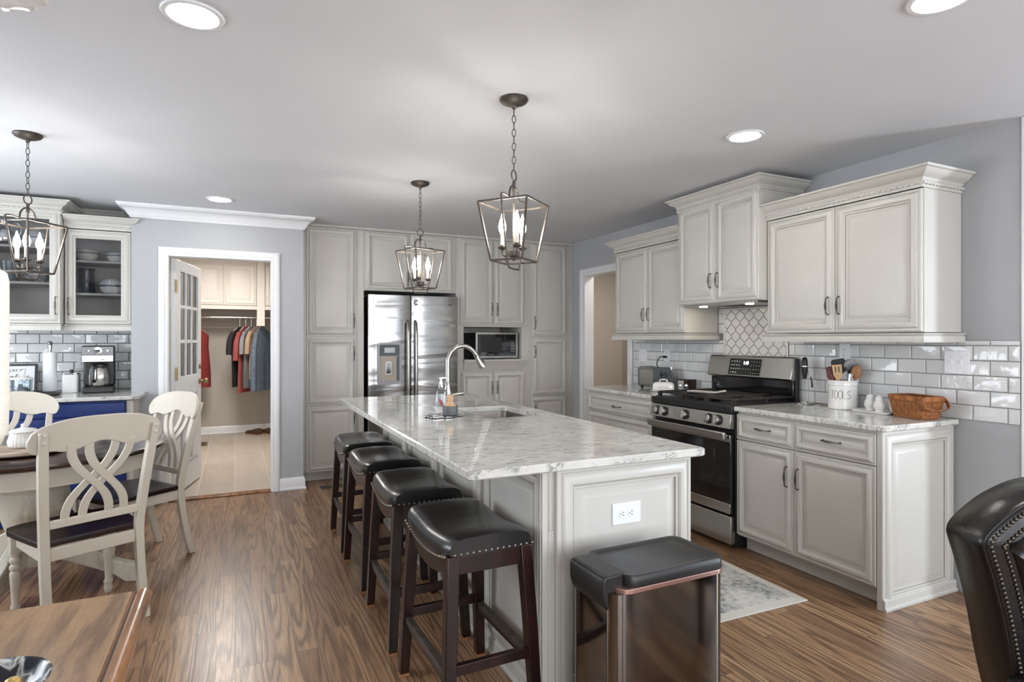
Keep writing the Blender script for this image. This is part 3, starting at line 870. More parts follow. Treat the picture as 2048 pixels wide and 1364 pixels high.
cp = MB('steel').loft([[(x, -.004, .772), (x, -.026, .776), (x, -.010, .868), (x, .03, .868), (x, .03, .772)] for x in (.0, RW)]).build('control_panel', rg, bev=.003)
for i, x in enumerate((.075, .155, RW / 2 - .02, RW - .185, RW - .105)):
    k = MB('blackp').lathe([(0, 0), (.034, 0), (.034, .006), (.030, .010), (0, .010)], 20)
    k.mat('nickel').lathe([(.027, .010), (.027, .026), (.023, .031), (0, .031)], 20)
    k.box(-.0085, -.026, .026, .0085, .026, .045)
    k.build('knob', cp, loc=(x, -.019, .822), rot=(R(81), 0, 0), bev=.001)
ct_ = MB('blackp').box(-.006, -.010, .872, RW + .006, .06, .918).box(-.004, .03, .905, RW + .004, .618, .9225).build('cooktop', rg, bev=.004)
for bx, by, br in ((.19, .17, .045), (.19, .45, .038), (RW/2, .31, .05), (RW - .19, .17, .05), (RW - .19, .45, .04)):
    MB('iron').lathe([(0, 0), (br + .012, 0), (br + .010, .008), (br, .010), (br, .016), (br - .008, .021), (0, .022)], 20).build('burner', ct_, loc=(bx, by, .9225))
for gx0, gx1, mid in ((.022, .262, False), (.268, .522, True), (.528, RW - .022, False)):
    g = MB('iron')
    y0, y1, zt = .045, .60, .952
    def bar(a, b, r=.0065): g.tube([a, b], r, 6)
    for x in (gx0 + .008, gx1 - .008): bar((x, y0, zt), (x, y1, zt), .008)
    for y in (y0, (y0 + y1) / 2, y1): bar((gx0 + .008, y, zt), (gx1 - .008, y, zt), .008)
    if mid:
        g.box(gx0 + .03, y0 + .06, zt - .006, gx1 - .03, y1 - .06, zt + .007)
    else:
        for i in range(1, 8):
            y = y0 + (y1 - y0) * i / 8
            if i == 4: continue
            bar((gx0 + .008, y, zt), (gx0 + .085, y, zt + .002)); bar((gx1 - .008, y, zt), (gx1 - .085, y, zt + .002))
        c = (gx0 + gx1) / 2
        for ya, yb in ((y0, y0 + .085), (.3225 - .085, .3225), (.3225, .3225 + .085), (y1 - .085, y1)): bar((c, ya, zt), (c, yb, zt + .001))
    for x in (gx0 + .008, gx1 - .008):
        for y in (y0, y1, (y0 + y1) / 2): g.box(x - .012, y - .012, .9225, x + .012, y + .012, zt + .004)
    g.build('grate', ct_, smooth=40)
bg = MB('blackp').box(.004, .585, .905, RW - .004, .620, 1.215)
bg.mat('blackg').box(.012, .572, .93, RW - .018, .588, 1.065)
bg = bg.build('backguard', rg, bev=.005)
cf = MB('steel').loft([[(x, .556, 1.062), (x, .540, 1.072), (x, .572, 1.214), (x, .584, 1.226), (x, .618, 1.226), (x, .618, 1.062)] for x in (-.002, RW - .012)]).build('control_fascia', bg, bev=.004)
# display on the slanted fascia
dm = MB('steel').box(.210, -.0008, -.066, .520, .001, .062).mat('blackg').box(.216, -.0016, -.062, .514, .0, .060)
dsp = dm.build('display', bg, loc=(0, .5545, 1.143), rot=(R(-12.7), 0, 0))
dsp.parent = bg
text('1:40', .036, bg, (.375, .5580, 1.170), (R(90 - 12.7), 0, 0), 'digits', 'clock_digits', sx=.8)
gm = MB('glyph')
for r_ in range(4):
    for c_ in range(12):
        if r_ == 0 and 4 <= c_ <= 7: continue
        if r_ == 1 and 4 <= c_ <= 7: continue
        if r_ == 3 and c_ in (3, 4, 5, 6, 7): continue
        x = .235 + c_ * .0235; z = .035 - r_ * .028
        if c_ in (0, 1, 2, 3): gm.box(x, -.0021, z, x + .012, -.0015, z + .008)
        else: gm.box(x + .003, -.0021, z, x + .008, -.0015, z + .007)
gm.build('button_marks', bg, loc=(0, .5545, 1.143), rot=(R(-12.7), 0, 0))

# ------------------------------------------------------------------ island
isl = thing('kitchen_island', 'cream panelled kitchen island base in the middle of the room', 'kitchen island', (1.0, 1.85, 0))
IL, IW = 2.49, .655
MB('cab').box(.012, 0, 0.001, IW, IL, .66).box(.012, 0, .66, .03, IL, .888).box(IW - .02, 0, .66, IW, IL, .888).box(.03, 0, .66, IW - .02, 1.03, .888).box(.03, 1.75, .66, IW - .02, IL, .888).build('carcass', isl, bev=.003)
o = panel(MB(), .035, .075, IW - .003, .884, k=1.35).build('end_panel', isl, loc=(0, 0, 0), smooth=28)
for i, y in enumerate((.0, .615, 1.245, 1.875)):
    L_ = .615 if i < 3 else .61
    panel(MB(), 0.045, .08, L_ - .012, .870, k=1.1).build('side_panel', isl, loc=(.012, y + L_, 0), rot=(0, 0, R(-90)), smooth=28)
for y in (.02, .615, 1.245, 1.875, 2.45):
    mb = MB('cab').box(-.012, y - .018, .08, .012, y + .030, .886)
    mb.box(-.016, y - .008, .085, -.011, y + .004, .880).box(-.016, y + .010, .085, -.011, y + .022, .880)
    mb.build('pilaster', isl, bev=.002)
mb = MB('cab'); sweep(mb, [(.012, IL), (.012, 0), (IW, 0), (IW, IL)], [(0, 0), (.026, 0), (.028, .012), (.020, .022), (.020, .062), (.010, .078), (0, .080)], lambda x, y, q: (x, y, q + .001), side=1)
mb.build('plinth_moulding', isl, smooth=25)

# outlet plates
def outlet(loc, rz, label, horizontal=False, switches=0, w=.072, h=.117, parent_group='wall plates'):
    t = thing('switch_plate' if switches else 'power_outlet', label, 'light switch' if switches else 'outlet', loc, rz)
    if horizontal: w, h = h, w
    MB('plate').box(-w/2, -.006, -h/2, w/2, 0, h/2).build('cover_plate', t, bev=.002)
    if switches:
        for i in range(switches):
            x = (i - (switches - 1) / 2) * .046
            MB('plate').box(x - .005, -.008, -.012, x + .005, -.0055, .012).box(x - .0035, -.018, -.001, x + .0035, -.007, .008).build('toggle', t, bev=.001)
            s_ = MB('nickel')
            for z in (-.030, .030): s_.x = Matrix.Translation((x, -.006, z)) @ Matrix.Rotation(R(90), 4, 'X'); s_.lathe([(0, 0), (.003, 0), (.002, .0012), (0, .0014)], 8)
            s_.build('screw', t)
    else:
        for s in (-1, 1):
            mb = MB('plate')
            cx_, cz_ = (s * .020, 0) if horizontal else (0, s * .020)
            mb.x = Matrix.Translation((cx_, -.006, cz_)) @ Matrix.Rotation(R(90), 4, 'X')
            mb.lathe([(0, 0), (.0165, 0), (.0160, .002), (0, .002)], 20)
            r_ = mb.build('receptacle', t)
            sl = MB('darkslot')
            for a, b, c_, d_ in ((-.007, -.002, -.0045, .006), (.0045, -.002, .007, .006), (-.002, -.010, .002, -.006)):
                if horizontal: a, b, c_, d_ = b, a, d_, c_
                sl.box(cx_ + a, -.0085, cz_ + b, cx_ + c_, -.0078, cz_ + d_)
            sl.build('slot', r_)
    return t
outlet((1.335, 1.8335, .692), 0, 'white horizontal double outlet on the end panel of the island', True, w=.080, h=.128)

# worktop with a cut-out for the sink
def island_top():
    x0, y0, x1, y1 = .68, 1.775, 1.675, 4.41
    hx0, hy0, hx1, hy1 = 1.230, 2.93, 1.575, 3.47
    inner = rrect(hx0, hy0, hx1, hy1, .045, 5)
    corners = [(x1, y0), (x1, y1), (x0, y1), (x0, y0)]
    outer = rrect(x0, y0, x1, y1, .012, 5)
    e = .005
    out2 = rrect(x0 + e, y0 + e, x1 - e, y1 - e, .010, 5)
    zt, zb = CT, CT - .032
    mb = MB('quartz')
    Lp = lambda P, z: [(x, y, z) for x, y in P]
    mb.loft([Lp(inner, zb), Lp(inner, zt), Lp(out2, zt), Lp([(x, y) for x, y in outer], zt - e), Lp(outer, zb + e), Lp(out2, zb)], ring=True)
    return tag(mb.build('island_countertop', smooth=40), 'long white veined quartz top of the island with a sink cut-out', 'worktop')
island_top()
sk = thing('undermount_sink', 'stainless steel sink set under the island worktop', 'sink', (1.4025, 3.20, CT - .033))
mb = MB('sink')
lo = [rrect(-.188, -.285, .188, .285, .055, 6), rrect(-.171, -.268, .171, .268, .045, 6), rrect(-.168, -.265, .168, .265, .05, 6), rrect(-.150, -.230, .150, .230, .06, 6), rrect(-.13, -.21, .13, .21, .06, 6)]
mb.loft([[(x, y, z) for x, y in l] for l, z in zip(lo, (0, 0, -.02, -.165, -.18))], cap0=False)
mb.build('basin', sk, smooth=60)
MB('chrome').lathe([(0, 0), (.04, 0), (.038, .004), (.02, .002), (0, .002)], 20).build('drain', sk, loc=(0, 0, -.1795))

fc = thing('kitchen_faucet', 'brushed nickel gooseneck faucet with pull-down spray head on the island', 'faucet', (1.165, 3.40, CT + .0003), R(-4))
MB('nickel').lathe([(0, 0), (.031, 0), (.031, .006), (.026, .014), (.0255, .04), (.027, .075), (.024, .105), (.017, .14), (.0165, .150), (.0205, .153), (.0205, .160), (.0165, .164), (0, .164)], 24).build('base', fc)
pts = [(0, 0, .16), (0, 0, .24)] + [(.095 - .095 * math.cos(R(a)), 0, .28 + .105 * math.sin(R(a))) for a in range(0, 151, 10)]
ex, ez = pts[-1][0], pts[-1][2]
MB('nickel').tube(pts, .0135, 14).build('gooseneck', fc, smooth=60)
dx, dz = math.sin(R(150)), math.cos(R(150))
dirv = Vector((.5, 0, -.866))
def along(s): return (ex + dirv.x * s, 0, ez + dirv.z * s)
mb = MB('nickel').tube([along(0), along(.004), along(.008), along(.02), along(.06), along(.085), along(.092)], [.0165, .0165, .0145, .0155, .021, .024, .023], 16)
sh = mb.build('spray_head', fc, smooth=40)
MB('blackp').tube([(along(.045)[0] + .017, 0, along(.045)[2] + .010), (along(.07)[0] + .019, 0, along(.07)[2] + .011)], .006, 8).build('spray_button', sh)
lv = MB('nickel').tube([(.02, -.0, .085), (.045, -.006, .092), (.09, -.016, .098), (.10, -.018, .098)], [.010, .009, .012, .006], 10)
lv.build('lever', fc, smooth=60)

tr = thing('silver_tray', 'scalloped silver leaf tray beside the island sink', 'tray', (1.050, 3.115, CT + .0003), R(20))
pts = []
for i in range(48):
    a = 2 * PI * i / 48
    r = .105 * (1 + .09 * math.cos(7 * a))
    pts.append((r * math.cos(a) * 1.15, r * math.sin(a) * .82))
mb = MB('chrome')
mb.loft([[(x * .9, y * .9, .0) for x, y in pts], [(x, y, .006) for x, y in pts], [(x, y, .008) for x, y in pts], [(x * .9, y * .9, .003) for x, y in pts]])
mb.build('tray_dish', tr, smooth=50)
cup = thing('brush_holder', 'small dark grey cup holding a scrub brush on the silver tray', 'cup', (1.090, 3.135, CT + .0036))
MB('greycup').lathe([(0, 0), (.040, 0), (.042, .003), (.043, .05), (.042, .052), (.039, .05), (.038, .006), (0, .006)], 28).build('cup_body', cup)
br = thing('dish_brush', 'bamboo pot brush standing in the grey cup', 'brush', (1.090, 3.138, CT + .0105), R(0))
MB('bamboo').lathe([(0, .035), (.034, .035), (.034, .045), (.022, .055), (.016, .068), (.020, .085), (.018, .100), (.008, .108), (0, .109)], 20).build('brush_knob', br)
MB('creamcer').lathe([(0, 0), (.028, 0), (.031, .035), (0, .035)], 20).build('bristles', br)
sd = thing('soap_dish', 'white footed dish under the soap bottle', 'dish', (1.10, 3.33, CT + .0003))
MB('ceramic').lathe([(0, 0), (.030, 0), (.032, .008), (.050, .030), (.052, .034), (.048, .032), (.028, .012), (0, .010)], 28).build('dish_bowl', sd)
sb = thing('soap_bottle', 'clear soap bottle with white label and white pump beside the faucet', 'soap dispenser', (1.10, 3.33, CT + .0125))
MB('glass').lathe([(0, 0), (.032, 0), (.036, .006), (.037, .09), (.032, .112), (.018, .125), (.016, .132), (0, .132)], 24).build('bottle', sb)
MB('paper').lathe([(0, .002), (.0345, .004), (.0345, .085), (0, .087)], 24).build('soap_fill', sb)
mb = MB('plate').lathe([(.0375, .012), (.0378, .012), (.0378, .086), (.0375, .086)], 24)
mb = MB('pink')
for dx_, dz_, s_ in ((.0, .05, .010), (.006, .038, .008), (-.008, .060, .006), (.010, .028, .005)):
    mb.ball((dx_ * .9, -.0362, dz_), s_, 8, 1, .12, 1.2)
mb.build('printed_figure', sb, rot=(0, 0, R(-18)))
MB('nickel').lathe([(0, .132), (.017, .132), (.017, .148), (0, .148)], 20).build('collar', sb)
mb = MB('plate').lathe([(0, .148), (.011, .148), (.009, .165), (.007, .167), (.007, .178), (.012, .180), (.012, .188), (0, .188)], 16)
mb.tube([(0, 0, .184), (.025, -.006, .186), (.036, -.009, .180)], [.006, .005, .004], 8)
mb.build('pump', sb, smooth=40)

# ------------------------------------------------------------------ bar stools
def make_stool():
    t = thing('bar_stool', 'x', 'bar stool', group='saddle seat bar stools in a row along the island')
    hy, hx = .238, .168
    zt = lambda y: .628 + .036 * (y / hy) ** 2
    loops = []
    N = 22
    for i in range(N + 1):
        y = -hy + 2 * hy * i / N
        e = 1 - abs(2 * i / N - 1) ** 8
        q = (.90 + .10 * e)
        z0 = zt(y) - .028; h = .014 + .052 * (.55 + .45 * (1 - abs(2 * i / N - 1) ** 4))
        sec = []
        for j in range(20):
            a = 2 * PI * j / 20
            cx_, sz_ = math.cos(a), math.sin(a)
            x = hx * q * (abs(cx_) ** .35) * (1 if cx_ > 0 else -1)
            z = (abs(sz_) ** .55) * (1 if sz_ > 0 else -1)
            z = z0 + (h * z if z > 0 else .012 * z) + (0.006 * (1 - (x / hx) ** 2) if z > 0 else 0)
            sec.append((x, y * (.985 + .015 * q), z))
        loops.append(sec)
    MB('leather').loft(loops).build('seat_cushion', t, smooth=60)
    nb = MB('stoolnail')
    def nail(x, y, z): nb.ball((x, y, z), .0064, 6)
    k = 20
    for i in range(k + 1):
        y = -hy * .93 + 2 * hy * .93 * i / k
        for s in (-1, 1): nail(s * (hx - .004), y, zt(y) - .034)
    for i in range(1, 14):
        x = -hx * .93 + 2 * hx * .93 * i / 14
        for s in (-1, 1): nail(x, s * (hy - .004), zt(hy) - .034)
    nb.build('nailhead_trim', t, smooth=60)
    # aprons follow the saddle
    for s in (-1, 1):
        top = [(y, zt(y) - .038) for y in [-.205 + .41 * i / 14 for i in range(15)]]
        bot = [(y, .570 - .045 * (1 - (y / .205) ** 2)) for y, _ in top]
        poly = top + bot[::-1]
        x0, x1 = sorted((s * .128, s * .152))
        MB('espresso').loft([[(x, y, z) for y, z in poly] for x in (x0, x1)]).build('side_apron', t, bev=.002)
        y0, y1 = sorted((s * .205, s * .228))
        MB('espresso').box(-.13, y0, .560, .13, y1, .622).build('end_apron', t, bev=.002)
    for sx in (-1, 1):
        for sy in (-1, 1):
            def sq(cx_, cy_, z, h): return [(cx_ - h, cy_ - h, z), (cx_ + h, cy_ - h, z), (cx_ + h, cy_ + h, z), (cx_ - h, cy_ + h, z)]
            l = MB('espresso').loft([sq(sx * .166, sy * .250, .012, .0185), sq(sx * .150, sy * .232, .35, .021), sq(sx * .136, sy * .212, .625, .022)]).build('leg', t, bev=.003)
            MB('woodspoon').loft([sq(sx * .1665, sy * .2507, 0, .0185), sq(sx * .166, sy * .250, .012, .0190)]).build('foot_glide', l)
    for s in (-1, 1):
        MB('espresso').box(-.15, s * .238 - .011, .235, .15, s * .238 + .011, .270).build('stretcher', t, bev=.002)
        st = MB('espresso').box(s * .154 - .011, -.232, .205, s * .154 + .011, .232, .243).build('stretcher', t, bev=.002)
        MB('bronze').box(s * .154 - .0125, -.215, .222, s * .154 + .0125, .215, .2445).build('foot_plate', st, bev=.001)
    return t
st0 = make_stool()
labels = ['bar stool at the near end of the island, in front of the trash can side', 'second bar stool from the near end of the island', 'third bar stool from the near end of the island', 'bar stool at the far end of the row, nearest the pantry']
pos = [(.785, 2.085, R(1.5)), (.780, 2.75, R(-1)), (.785, 3.43, R(1)), (.788, 4.05, R(-1))]
labels[0] = 'black leather bar stool at the near end of the row, whole seat in view'
st0.location = (pos[0][0], pos[0][1], 0); st0.rotation_euler[2] = pos[0][2]; st0['label'] = labels[0]
for p, l in zip(pos[1:], labels[1:]):
    dup(st0, (p[0], p[1], 0), p[2], l)

# ------------------------------------------------------------------ trash can, rug
bn = thing('trash_can', 'rectangular polished steel step trash can with black lid in front of the island', 'trash can', (1.232, 1.572, 0), R(1.0))
def rr(x0, y0, x1, y1, r, z): return [(x, y, z) for x, y in rrect(x0, y0, x1, y1, r, 7)]
MB('blackp').loft([rr(-.222, -.122, .222, .122, .05, .0), rr(-.222, -.122, .222, .122, .05, .03)]).build('base', bn, bev=.004)
MB('binsteel').loft([rr(-.222, -.122, .224, .122, .042, .028), rr(-.222, -.122, .224, .122, .042, .585)]).build('shell', bn, smooth=40)
MB('coral_lid').loft([rr(-.200, -.126, .2275, .126, .044, .583), rr(-.200, -.126, .2275, .126, .044, .598)]).build('rim', bn, bev=.002)
ld = MB('lid').loft([rr(-.170, -.123, .225, .123, .040, .597), rr(-.170, -.125, .227, .125, .042, .602), rr(-.170, -.124, .226, .124, .042, .628), rr(-.168, -.119, .221, .119, .038, .634),
    rr(-.158, -.108, .205, .100, .030, .6335), rr(-.150, -.102, .197, .092, .026, .629)]).build('lid', bn, smooth=45)
hb = MB('lid')
prof = [(-.236, .628), (-.240, .620), (-.240, .575), (-.232, .545), (-.218, .527), (-.185, .518), (-.160, .520), (-.150, .597), (-.150, .634), (-.228, .634)]
hb.loft([[(x, y, z) for x, z in prof] for y in (-.090, .100)])
hb.build('hinge_housing', bn, bev=.006, seg=3)
MB('blackp').box(-.06, -.165, .012, .06, -.115, .024).build('pedal', bn, bev=.004)

rgm = MB('rug').slab([(-.36, -.78), (.36, -.78), (.36, .78), (-.36, .78)], 0, .006).build('area_rug', loc=(2.325, 2.89, .0005), rot=(0, 0, R(-1.2)), bev=.002)
tag(rgm, 'faded grey and cream rug between the island and the range', 'rug')

fv = thing('floor_register', 'brown wooden floor register in front of the pantry', 'floor vent', (.86, 5.58, .0005))
MB('bronze').box(-.16, -.055, 0, .16, .055, .004).build('vent_plate', fv, bev=.001)
mb = MB('darkslot')
for i in range(10): mb.box(-.145 + i * .029, -.035, .0041, -.128 + i * .029, .035, .0046)
mb.build('slot', fv)
fv = thing('floor_register', 'tan metal floor register on the laundry room tiles', 'floor vent', (-.38, 8.55, 0.0002))
MB('brass').box(-.06, -.16, 0, .06, .16, .004).build('vent_plate', fv, bev=.001)
mb = MB('darkslot')
for i in range(10): mb.box(-.04, -.145 + i * .029, .0041, .04, -.134 + i * .029, .0046)
mb.build('slot', fv)

# ------------------------------------------------------------------ pantry wall
PF = 5.845     # carcass front of the tall units
def tall(name, label, x0, x1):
    t = thing(name, label, 'cabinet', (x0, PF, 0), 0, 'tall cabinets on the pantry wall')
    return t, x1 - x0
def topline(t, w):
    mb = MB('cab').box(0, -.022, 2.414, w, .02, 2.4385).box(0, -.030, 2.425, w, .02, 2.4385)
    mb.build('top_moulding', t, bev=.002)
t, w = tall('pantry_cabinet', 'tall cream pantry cabinet with three stacked doors left of the refrigerator', .5625, 1.142)
MB('cab').box(0, 0, .09, w, .64, 2.414).box(.0, .06, .001, w, .64, .09).build('carcass', t, bev=.002)
topline(t, w)
for z0, z1, hz in ((.092, .712, .60), (.722, 1.362, 1.21), (1.378, 2.408, 1.53)):
    door(t, .045, z0, .500, z1, .480, hz, L=.13)
t, w = tall('over_fridge_cabinet', 'cream two door cabinet above the refrigerator', 1.143, 2.094)
MB('cab').box(0, 0, 1.825, w, .64, 2.414).build('carcass', t, bev=.002)
topline(t, w)
door(t, .006, 1.828, .452, 2.408, .43, 1.95, L=.13)
door(t, .455, 1.828, .915, 2.408, .475, 1.95, L=.13)
t, w = tall('microwave_cabinet', 'tall cream cabinet with an open microwave niche between upper and lower doors', 2.0955, 2.956)
nx0, nx1 = .085, .765
MB('cab').box(0, 0, 1.478, w, .64, 2.414).box(0, 0, .09, w, .64, 1.108).box(0, .06, .001, w, .64, .09).box(0, 0, 1.108, nx0, .64, 1.478).box(nx1, 0, 1.108, w, .64, 1.478).mat('cabin').box(nx0, .60, 1.108, nx1, .64, 1.478).build('carcass', t, bev=.0015)
topline(t, w)
door(t, .042, 1.500, .424, 2.408, .395, 1.67, L=.13)
door(t, .427, 1.500, .800, 2.408, .456, 1.67, L=.13)
mb = MB('cab').box(.075, -.055, 1.110, .785, .59, 1.132)
mb.loft([[(x, -.002, 1.0), (x, -.012, 1.03), (x, -.045, 1.1095), (x, -.002, 1.1095)] for x in (.078, .782)])
mb.build('shelf', t, bev=.003)
door(t, .055, .100, .424, 1.0, .395, .83, L=.13)
door(t, .427, .100, .795, 1.0, .456, .83, L=.13)
t, w = tall('pantry_cabinet', 'tall narrow cream pantry cabinet with three stacked doors in the room corner', 2.957, 3.5085)
MB('cab').box(0, 0, .09, w, .64, 2.414).box(0, .06, .001, w, .64, .09).build('carcass', t, bev=.002)
topline(t, w)
for z0, z1, hz in ((.092, .712, .60), (.722, 1.362, 1.21), (1.378, 2.408, 1.53)):
    door(t, .032, z0, .470, z1, .052, hz, L=.13)

# refrigerator
fg = thing('refrigerator', 'stainless side by side refrigerator with water and ice dispenser', 'refrigerator', (1.166, 5.765, 0))
FW, FH = .918, 1.785
MB('blackp').box(.004, .075, .03, FW - .004, .70, FH - .012).box(.03, .05, .001, FW - .03, .6, .03).build('body', fg, bev=.004)
dz0 = .06
for x0, x1, hx in ((0, .422, .385), (.428, FW, .465)):
    prof = []
    n = 10
    lp = []
    for i in range(n + 1):
        s = i / n
        lp.append((x0 + (x1 - x0) * s, -.012 * (1 - (2 * s - 1) ** 4) ))
    loop = lambda z, q: [(x, y + q, z) for x, y in lp] + [(x1, .07, z), (x0, .07, z)]
    d = MB('fridge').loft([loop(dz0, 0), loop(FH, 0)]).build('door', fg, bev=.004)
    MB('nickel').tube([(hx, -.010, .42), (hx, -.045, .45), (hx, -.062, .55), (hx, -.066, .95), (hx, -.062, 1.40), (hx, -.045, 1.50), (hx, -.010, 1.53)], [.014, .014, .0145, .0145, .0145, .014, .014], 10).build('handle', d, smooth=60)
    if x0 == 0:
        dp = MB('dispenser')
        oz0, oz1, ox0, ox1 = .905, 1.315, .085, .325
        out = rrect(ox0, oz0, ox1, oz1, .03, 5); inn = rrect(ox0 + .022, oz0 + .03, ox1 - .022, oz1 - .02, .015, 5)
        dp.loft([[(x, -.0115, z) for x, z in out], [(x, -.024, z) for x, z in out], [(x, -.024, z) for x, z in inn], [(x, -.014, z) for x, z in inn]])
        dp = dp.build('dispenser', d, smooth=35)
        MB('greycup').box(ox0 + .024, -.0185, 1.185, ox1 - .024, -.0135, oz1 - .022).build('control_panel', dp)
        MB('blackg').box(.155, -.020, 1.215, .260, -.0183, 1.265).build('control_panel', dp)
        MB('alcove').box(ox0 + .035, -.018, oz0 + .035, ox1 - .05, -.0137, 1.178).mat('greycup').box(ox1 - .048, -.018, oz0 + .035, ox1 - .026, -.0137, 1.178).build('alcove', dp)
        MB('nickel').box(.165, -.024, 1.0, .225, -.0178, 1.13).mat('blackg').box(.173, -.026, 1.01, .217, -.0235, 1.12).build('paddle', dp, bev=.002)
    else:
        MB('greycup').box(FW - .105, -.0105, 1.69, FW - .065, -.004, 1.705).build('badge', d)
mg = thing('fridge_magnet', 'small grey floral sticker at the top of the right refrigerator door', 'magnet', (1.64, 5.7515, 1.715))
mb = MB('greycup')
for i in range(7):
    a = i * .9
    mb.ball((.018 * math.cos(a) * (1 if i else 0), 0, .022 * math.sin(a) * (1 if i else 0)), .008, 8, 1, .25, 1)
mb.build('sticker', mg)

# microwave in its niche
mw = thing('microwave', 'black and silver microwave oven standing in the pantry niche', 'microwave', (2.335, 5.895, 1.1325), R(0))
MB('blackp').box(0, .012, .012, .500, .40, .285).box(.03, .04, 0, .07, .08, .012).box(.43, .04, 0, .47, .08, .012).box(.03, .3, 0, .07, .34, .012).box(.43, .3, 0, .47, .34, .012).build('body', mw, bev=.004)
mb = MB('steel')
out = rrect(0, .010, .500, .288, .012, 3); inn = rrect(.022, .034, .478, .268, .006, 3)
mb.loft([[(x, .014, z) for x, z in out], [(x, -.004, z) for x, z in out], [(x, -.004, z) for x, z in inn], [(x, .004, z) for x, z in inn]])
fr = mb.build('front_frame', mw, smooth=35)
MB('blackg').box(.0215, .0, .0335, .345, .012, .2685).build('door', mw)
MB('blackp').box(.060, -.0012, .075, .310, .001, .240).build('window', mw)
cpn = MB('blackg').box(.347, .0, .0335, .4785, .012, .2685).build('control_panel', mw)
mb = MB('glyph')
for i in range(6):
    for j in range(3):
        mb.box(.415 + j * .018, -.0008, .075 + i * .022, .424 + j * .018, .0004, .083 + i * .022)
mb.build('button_marks', cpn)
text('Panasonic', .018, mw, (.185, -.0014, .050), FRONT, 'glyph', 'lettering', ext=.0003)

# ------------------------------------------------------------------ coffee nook
GLASSP = RAISED[:13] + [(.064, .012), (.066, 0)]
def glass_cabinet(label, x0, w, face, z0, z1, depth, shelves, hx, hz):
    t = thing('glass_front_cabinet', label, 'cabinet', (x0, face, z0), 0, 'glass fronted wall cabinets in the coffee nook')
    h = z1 - z0
    k = .016
    MB('cab').box(0, 0, 0, k, depth, h).box(w - k, 0, 0, w, depth, h).mat('cabin').box(k, 0, 0, w - k, depth, k).box(k, 0, h - k, w - k, depth, h).box(k, depth - .01, k, w - k, depth, h - k).build('carcass', t, bev=.001)
    for s in shelves:
        MB('cabin').box(k + .001, .02, s - z0 - .018, w - k - .001, depth - .012, s - z0).build('shelf', t, bev=.001)
    d = panel(MB(), .004, .004, w - .004, h - .004, k=1.06, prof=GLASSP, hole=True).build('door', t, smooth=28)
    MB('doorglass').box(.066, -.009, .066, w - .066, -.006, h - .066).build('glass', d)
    pull(d, hx, hz, L=.13)
    return t
NB = 6.044
t = glass_cabinet('short glass fronted cabinet holding bowls and a dark pitcher, next to the laundry wall', -1.205, .4445, 5.665, 1.465, 2.215, NB - 5.665, (1.715, 1.975), .030, .09 + .05)
crown_part(t, .440, NB - 5.665, .752, right=True, left=False)
mb = MB('cab'); sweep(mb, [(0, -.004), (.443, -.004)], [(0, -.052), (.014, -.052), (.016, -.046), (.014, -.020), (.010, -.014), (.018, -.010), (.018, -.002), (0, -.002)], lambda x, y, q: (x, y, q), side=1)
mb.box(0, -.003, -.018, .443, .3, -.002)
mb.build('light_rail', t, smooth=25)
t2 = glass_cabinet('taller glass fronted cabinet reaching the ceiling, behind the dining pendant', -1.78, .570, 5.59, 1.465, 2.335, NB - 5.59, (1.785, 2.06), .54, .14)
crown_part(t2, .570, NB - 5.59, .870 - .026, right=True, left=True)
mb = MB('cab'); sweep(mb, [(0, -.004), (.57, -.004)], [(0, -.052), (.014, -.052), (.016, -.046), (.014, -.020), (.010, -.014), (.018, -.010), (.018, -.002), (0, -.002)], lambda x, y, q: (x, y, q), side=1)
mb.box(0, -.003, -.018, .57, .3, -.002)
mb.build('light_rail', t2, smooth=25)

t = thing('base_cabinet', 'navy blue base cabinet with drawers under the coffee maker', 'cabinet', (-2.34, 5.285, 0))
MB('blue').box(0, 0, .09, 1.575, .752, .885).box(0, .06, .001, 1.575, .752, .09).box(1.575, 0, .09, 1.595, .34, .885).mat('cabin').box(1.5955, .0, .001, 1.64, .34, .885).build('carcass', t, bev=.002)
SHK = [(0, 0), (0, .016), (.003, .018), (.045, .018), (.047, .011), (.052, .010)]
SLAB = [(0, 0), (0, .014), (.004, .018), (.012, .019)]
for i, (x0, x1) in enumerate(((.01, .78), (.785, 1.59))):
    door(t, x0, .775, x1, .872, None, None, name='drawer', m='blue', g='blue', prof=SLAB)
    door(t, x0, .600, x1, .770, (x0 + x1) / 2, .735, False, 'drawer', 'blue', 'blue', prof=SLAB, L=.16)
    c = (x0 + x1) / 2
    door(t, x0, .10, c - .002, .595, c - .03, .52, True, 'door', 'blue', 'blue', prof=SHK)
    door(t, c + .002, .10, x1, .595, c + .03, .52, True, 'door', 'blue', 'blue', prof=SHK)
worktop('countertop', 'white veined quartz worktop of the coffee nook', [(-2.35, 5.245), (-.705, 5.245), (-.655, 5.295), (-.655, 5.625), (-.7635, 5.625), (-.7635, 6.0375), (-2.35, 6.0375)])

Z = CT + .0004
cm = thing('coffee_maker', 'black and stainless drip coffee maker with thermal carafe', 'coffee maker', (-.995, 5.74, Z), R(6))
MB('blackp').box(-.105, -.13, 0, .105, .13, .05).box(-.105, .03, .05, .105, .13, .25).box(-.105, -.125, .245, .105, .13, .375).build('housing', cm, bev=.012, seg=3)
o = MB('steel').box(-.102, -.131, .248, .102, -.118, .300).mat('coffeesteel').box(-.102, -.132, .30, .102, -.118, .368).build('front_band', cm, bev=.002)
MB('chrome').lathe([(0, 0), (.028, 0), (.028, .004), (0, .006)], 24).build('dial_rim', o, loc=(0, -.132, .336), rot=(R(90), 0, 0))
MB('blackg').box(-.018, -.139, .328, .018, -.1375, .344).build('clock', o)
for x in (-.062, .062): MB('chrome').lathe([(0, 0), (.009, 0), (.009, .005), (0, .006)], 14).build('knob', o, loc=(x, -.132, .335), rot=(R(90), 0, 0))
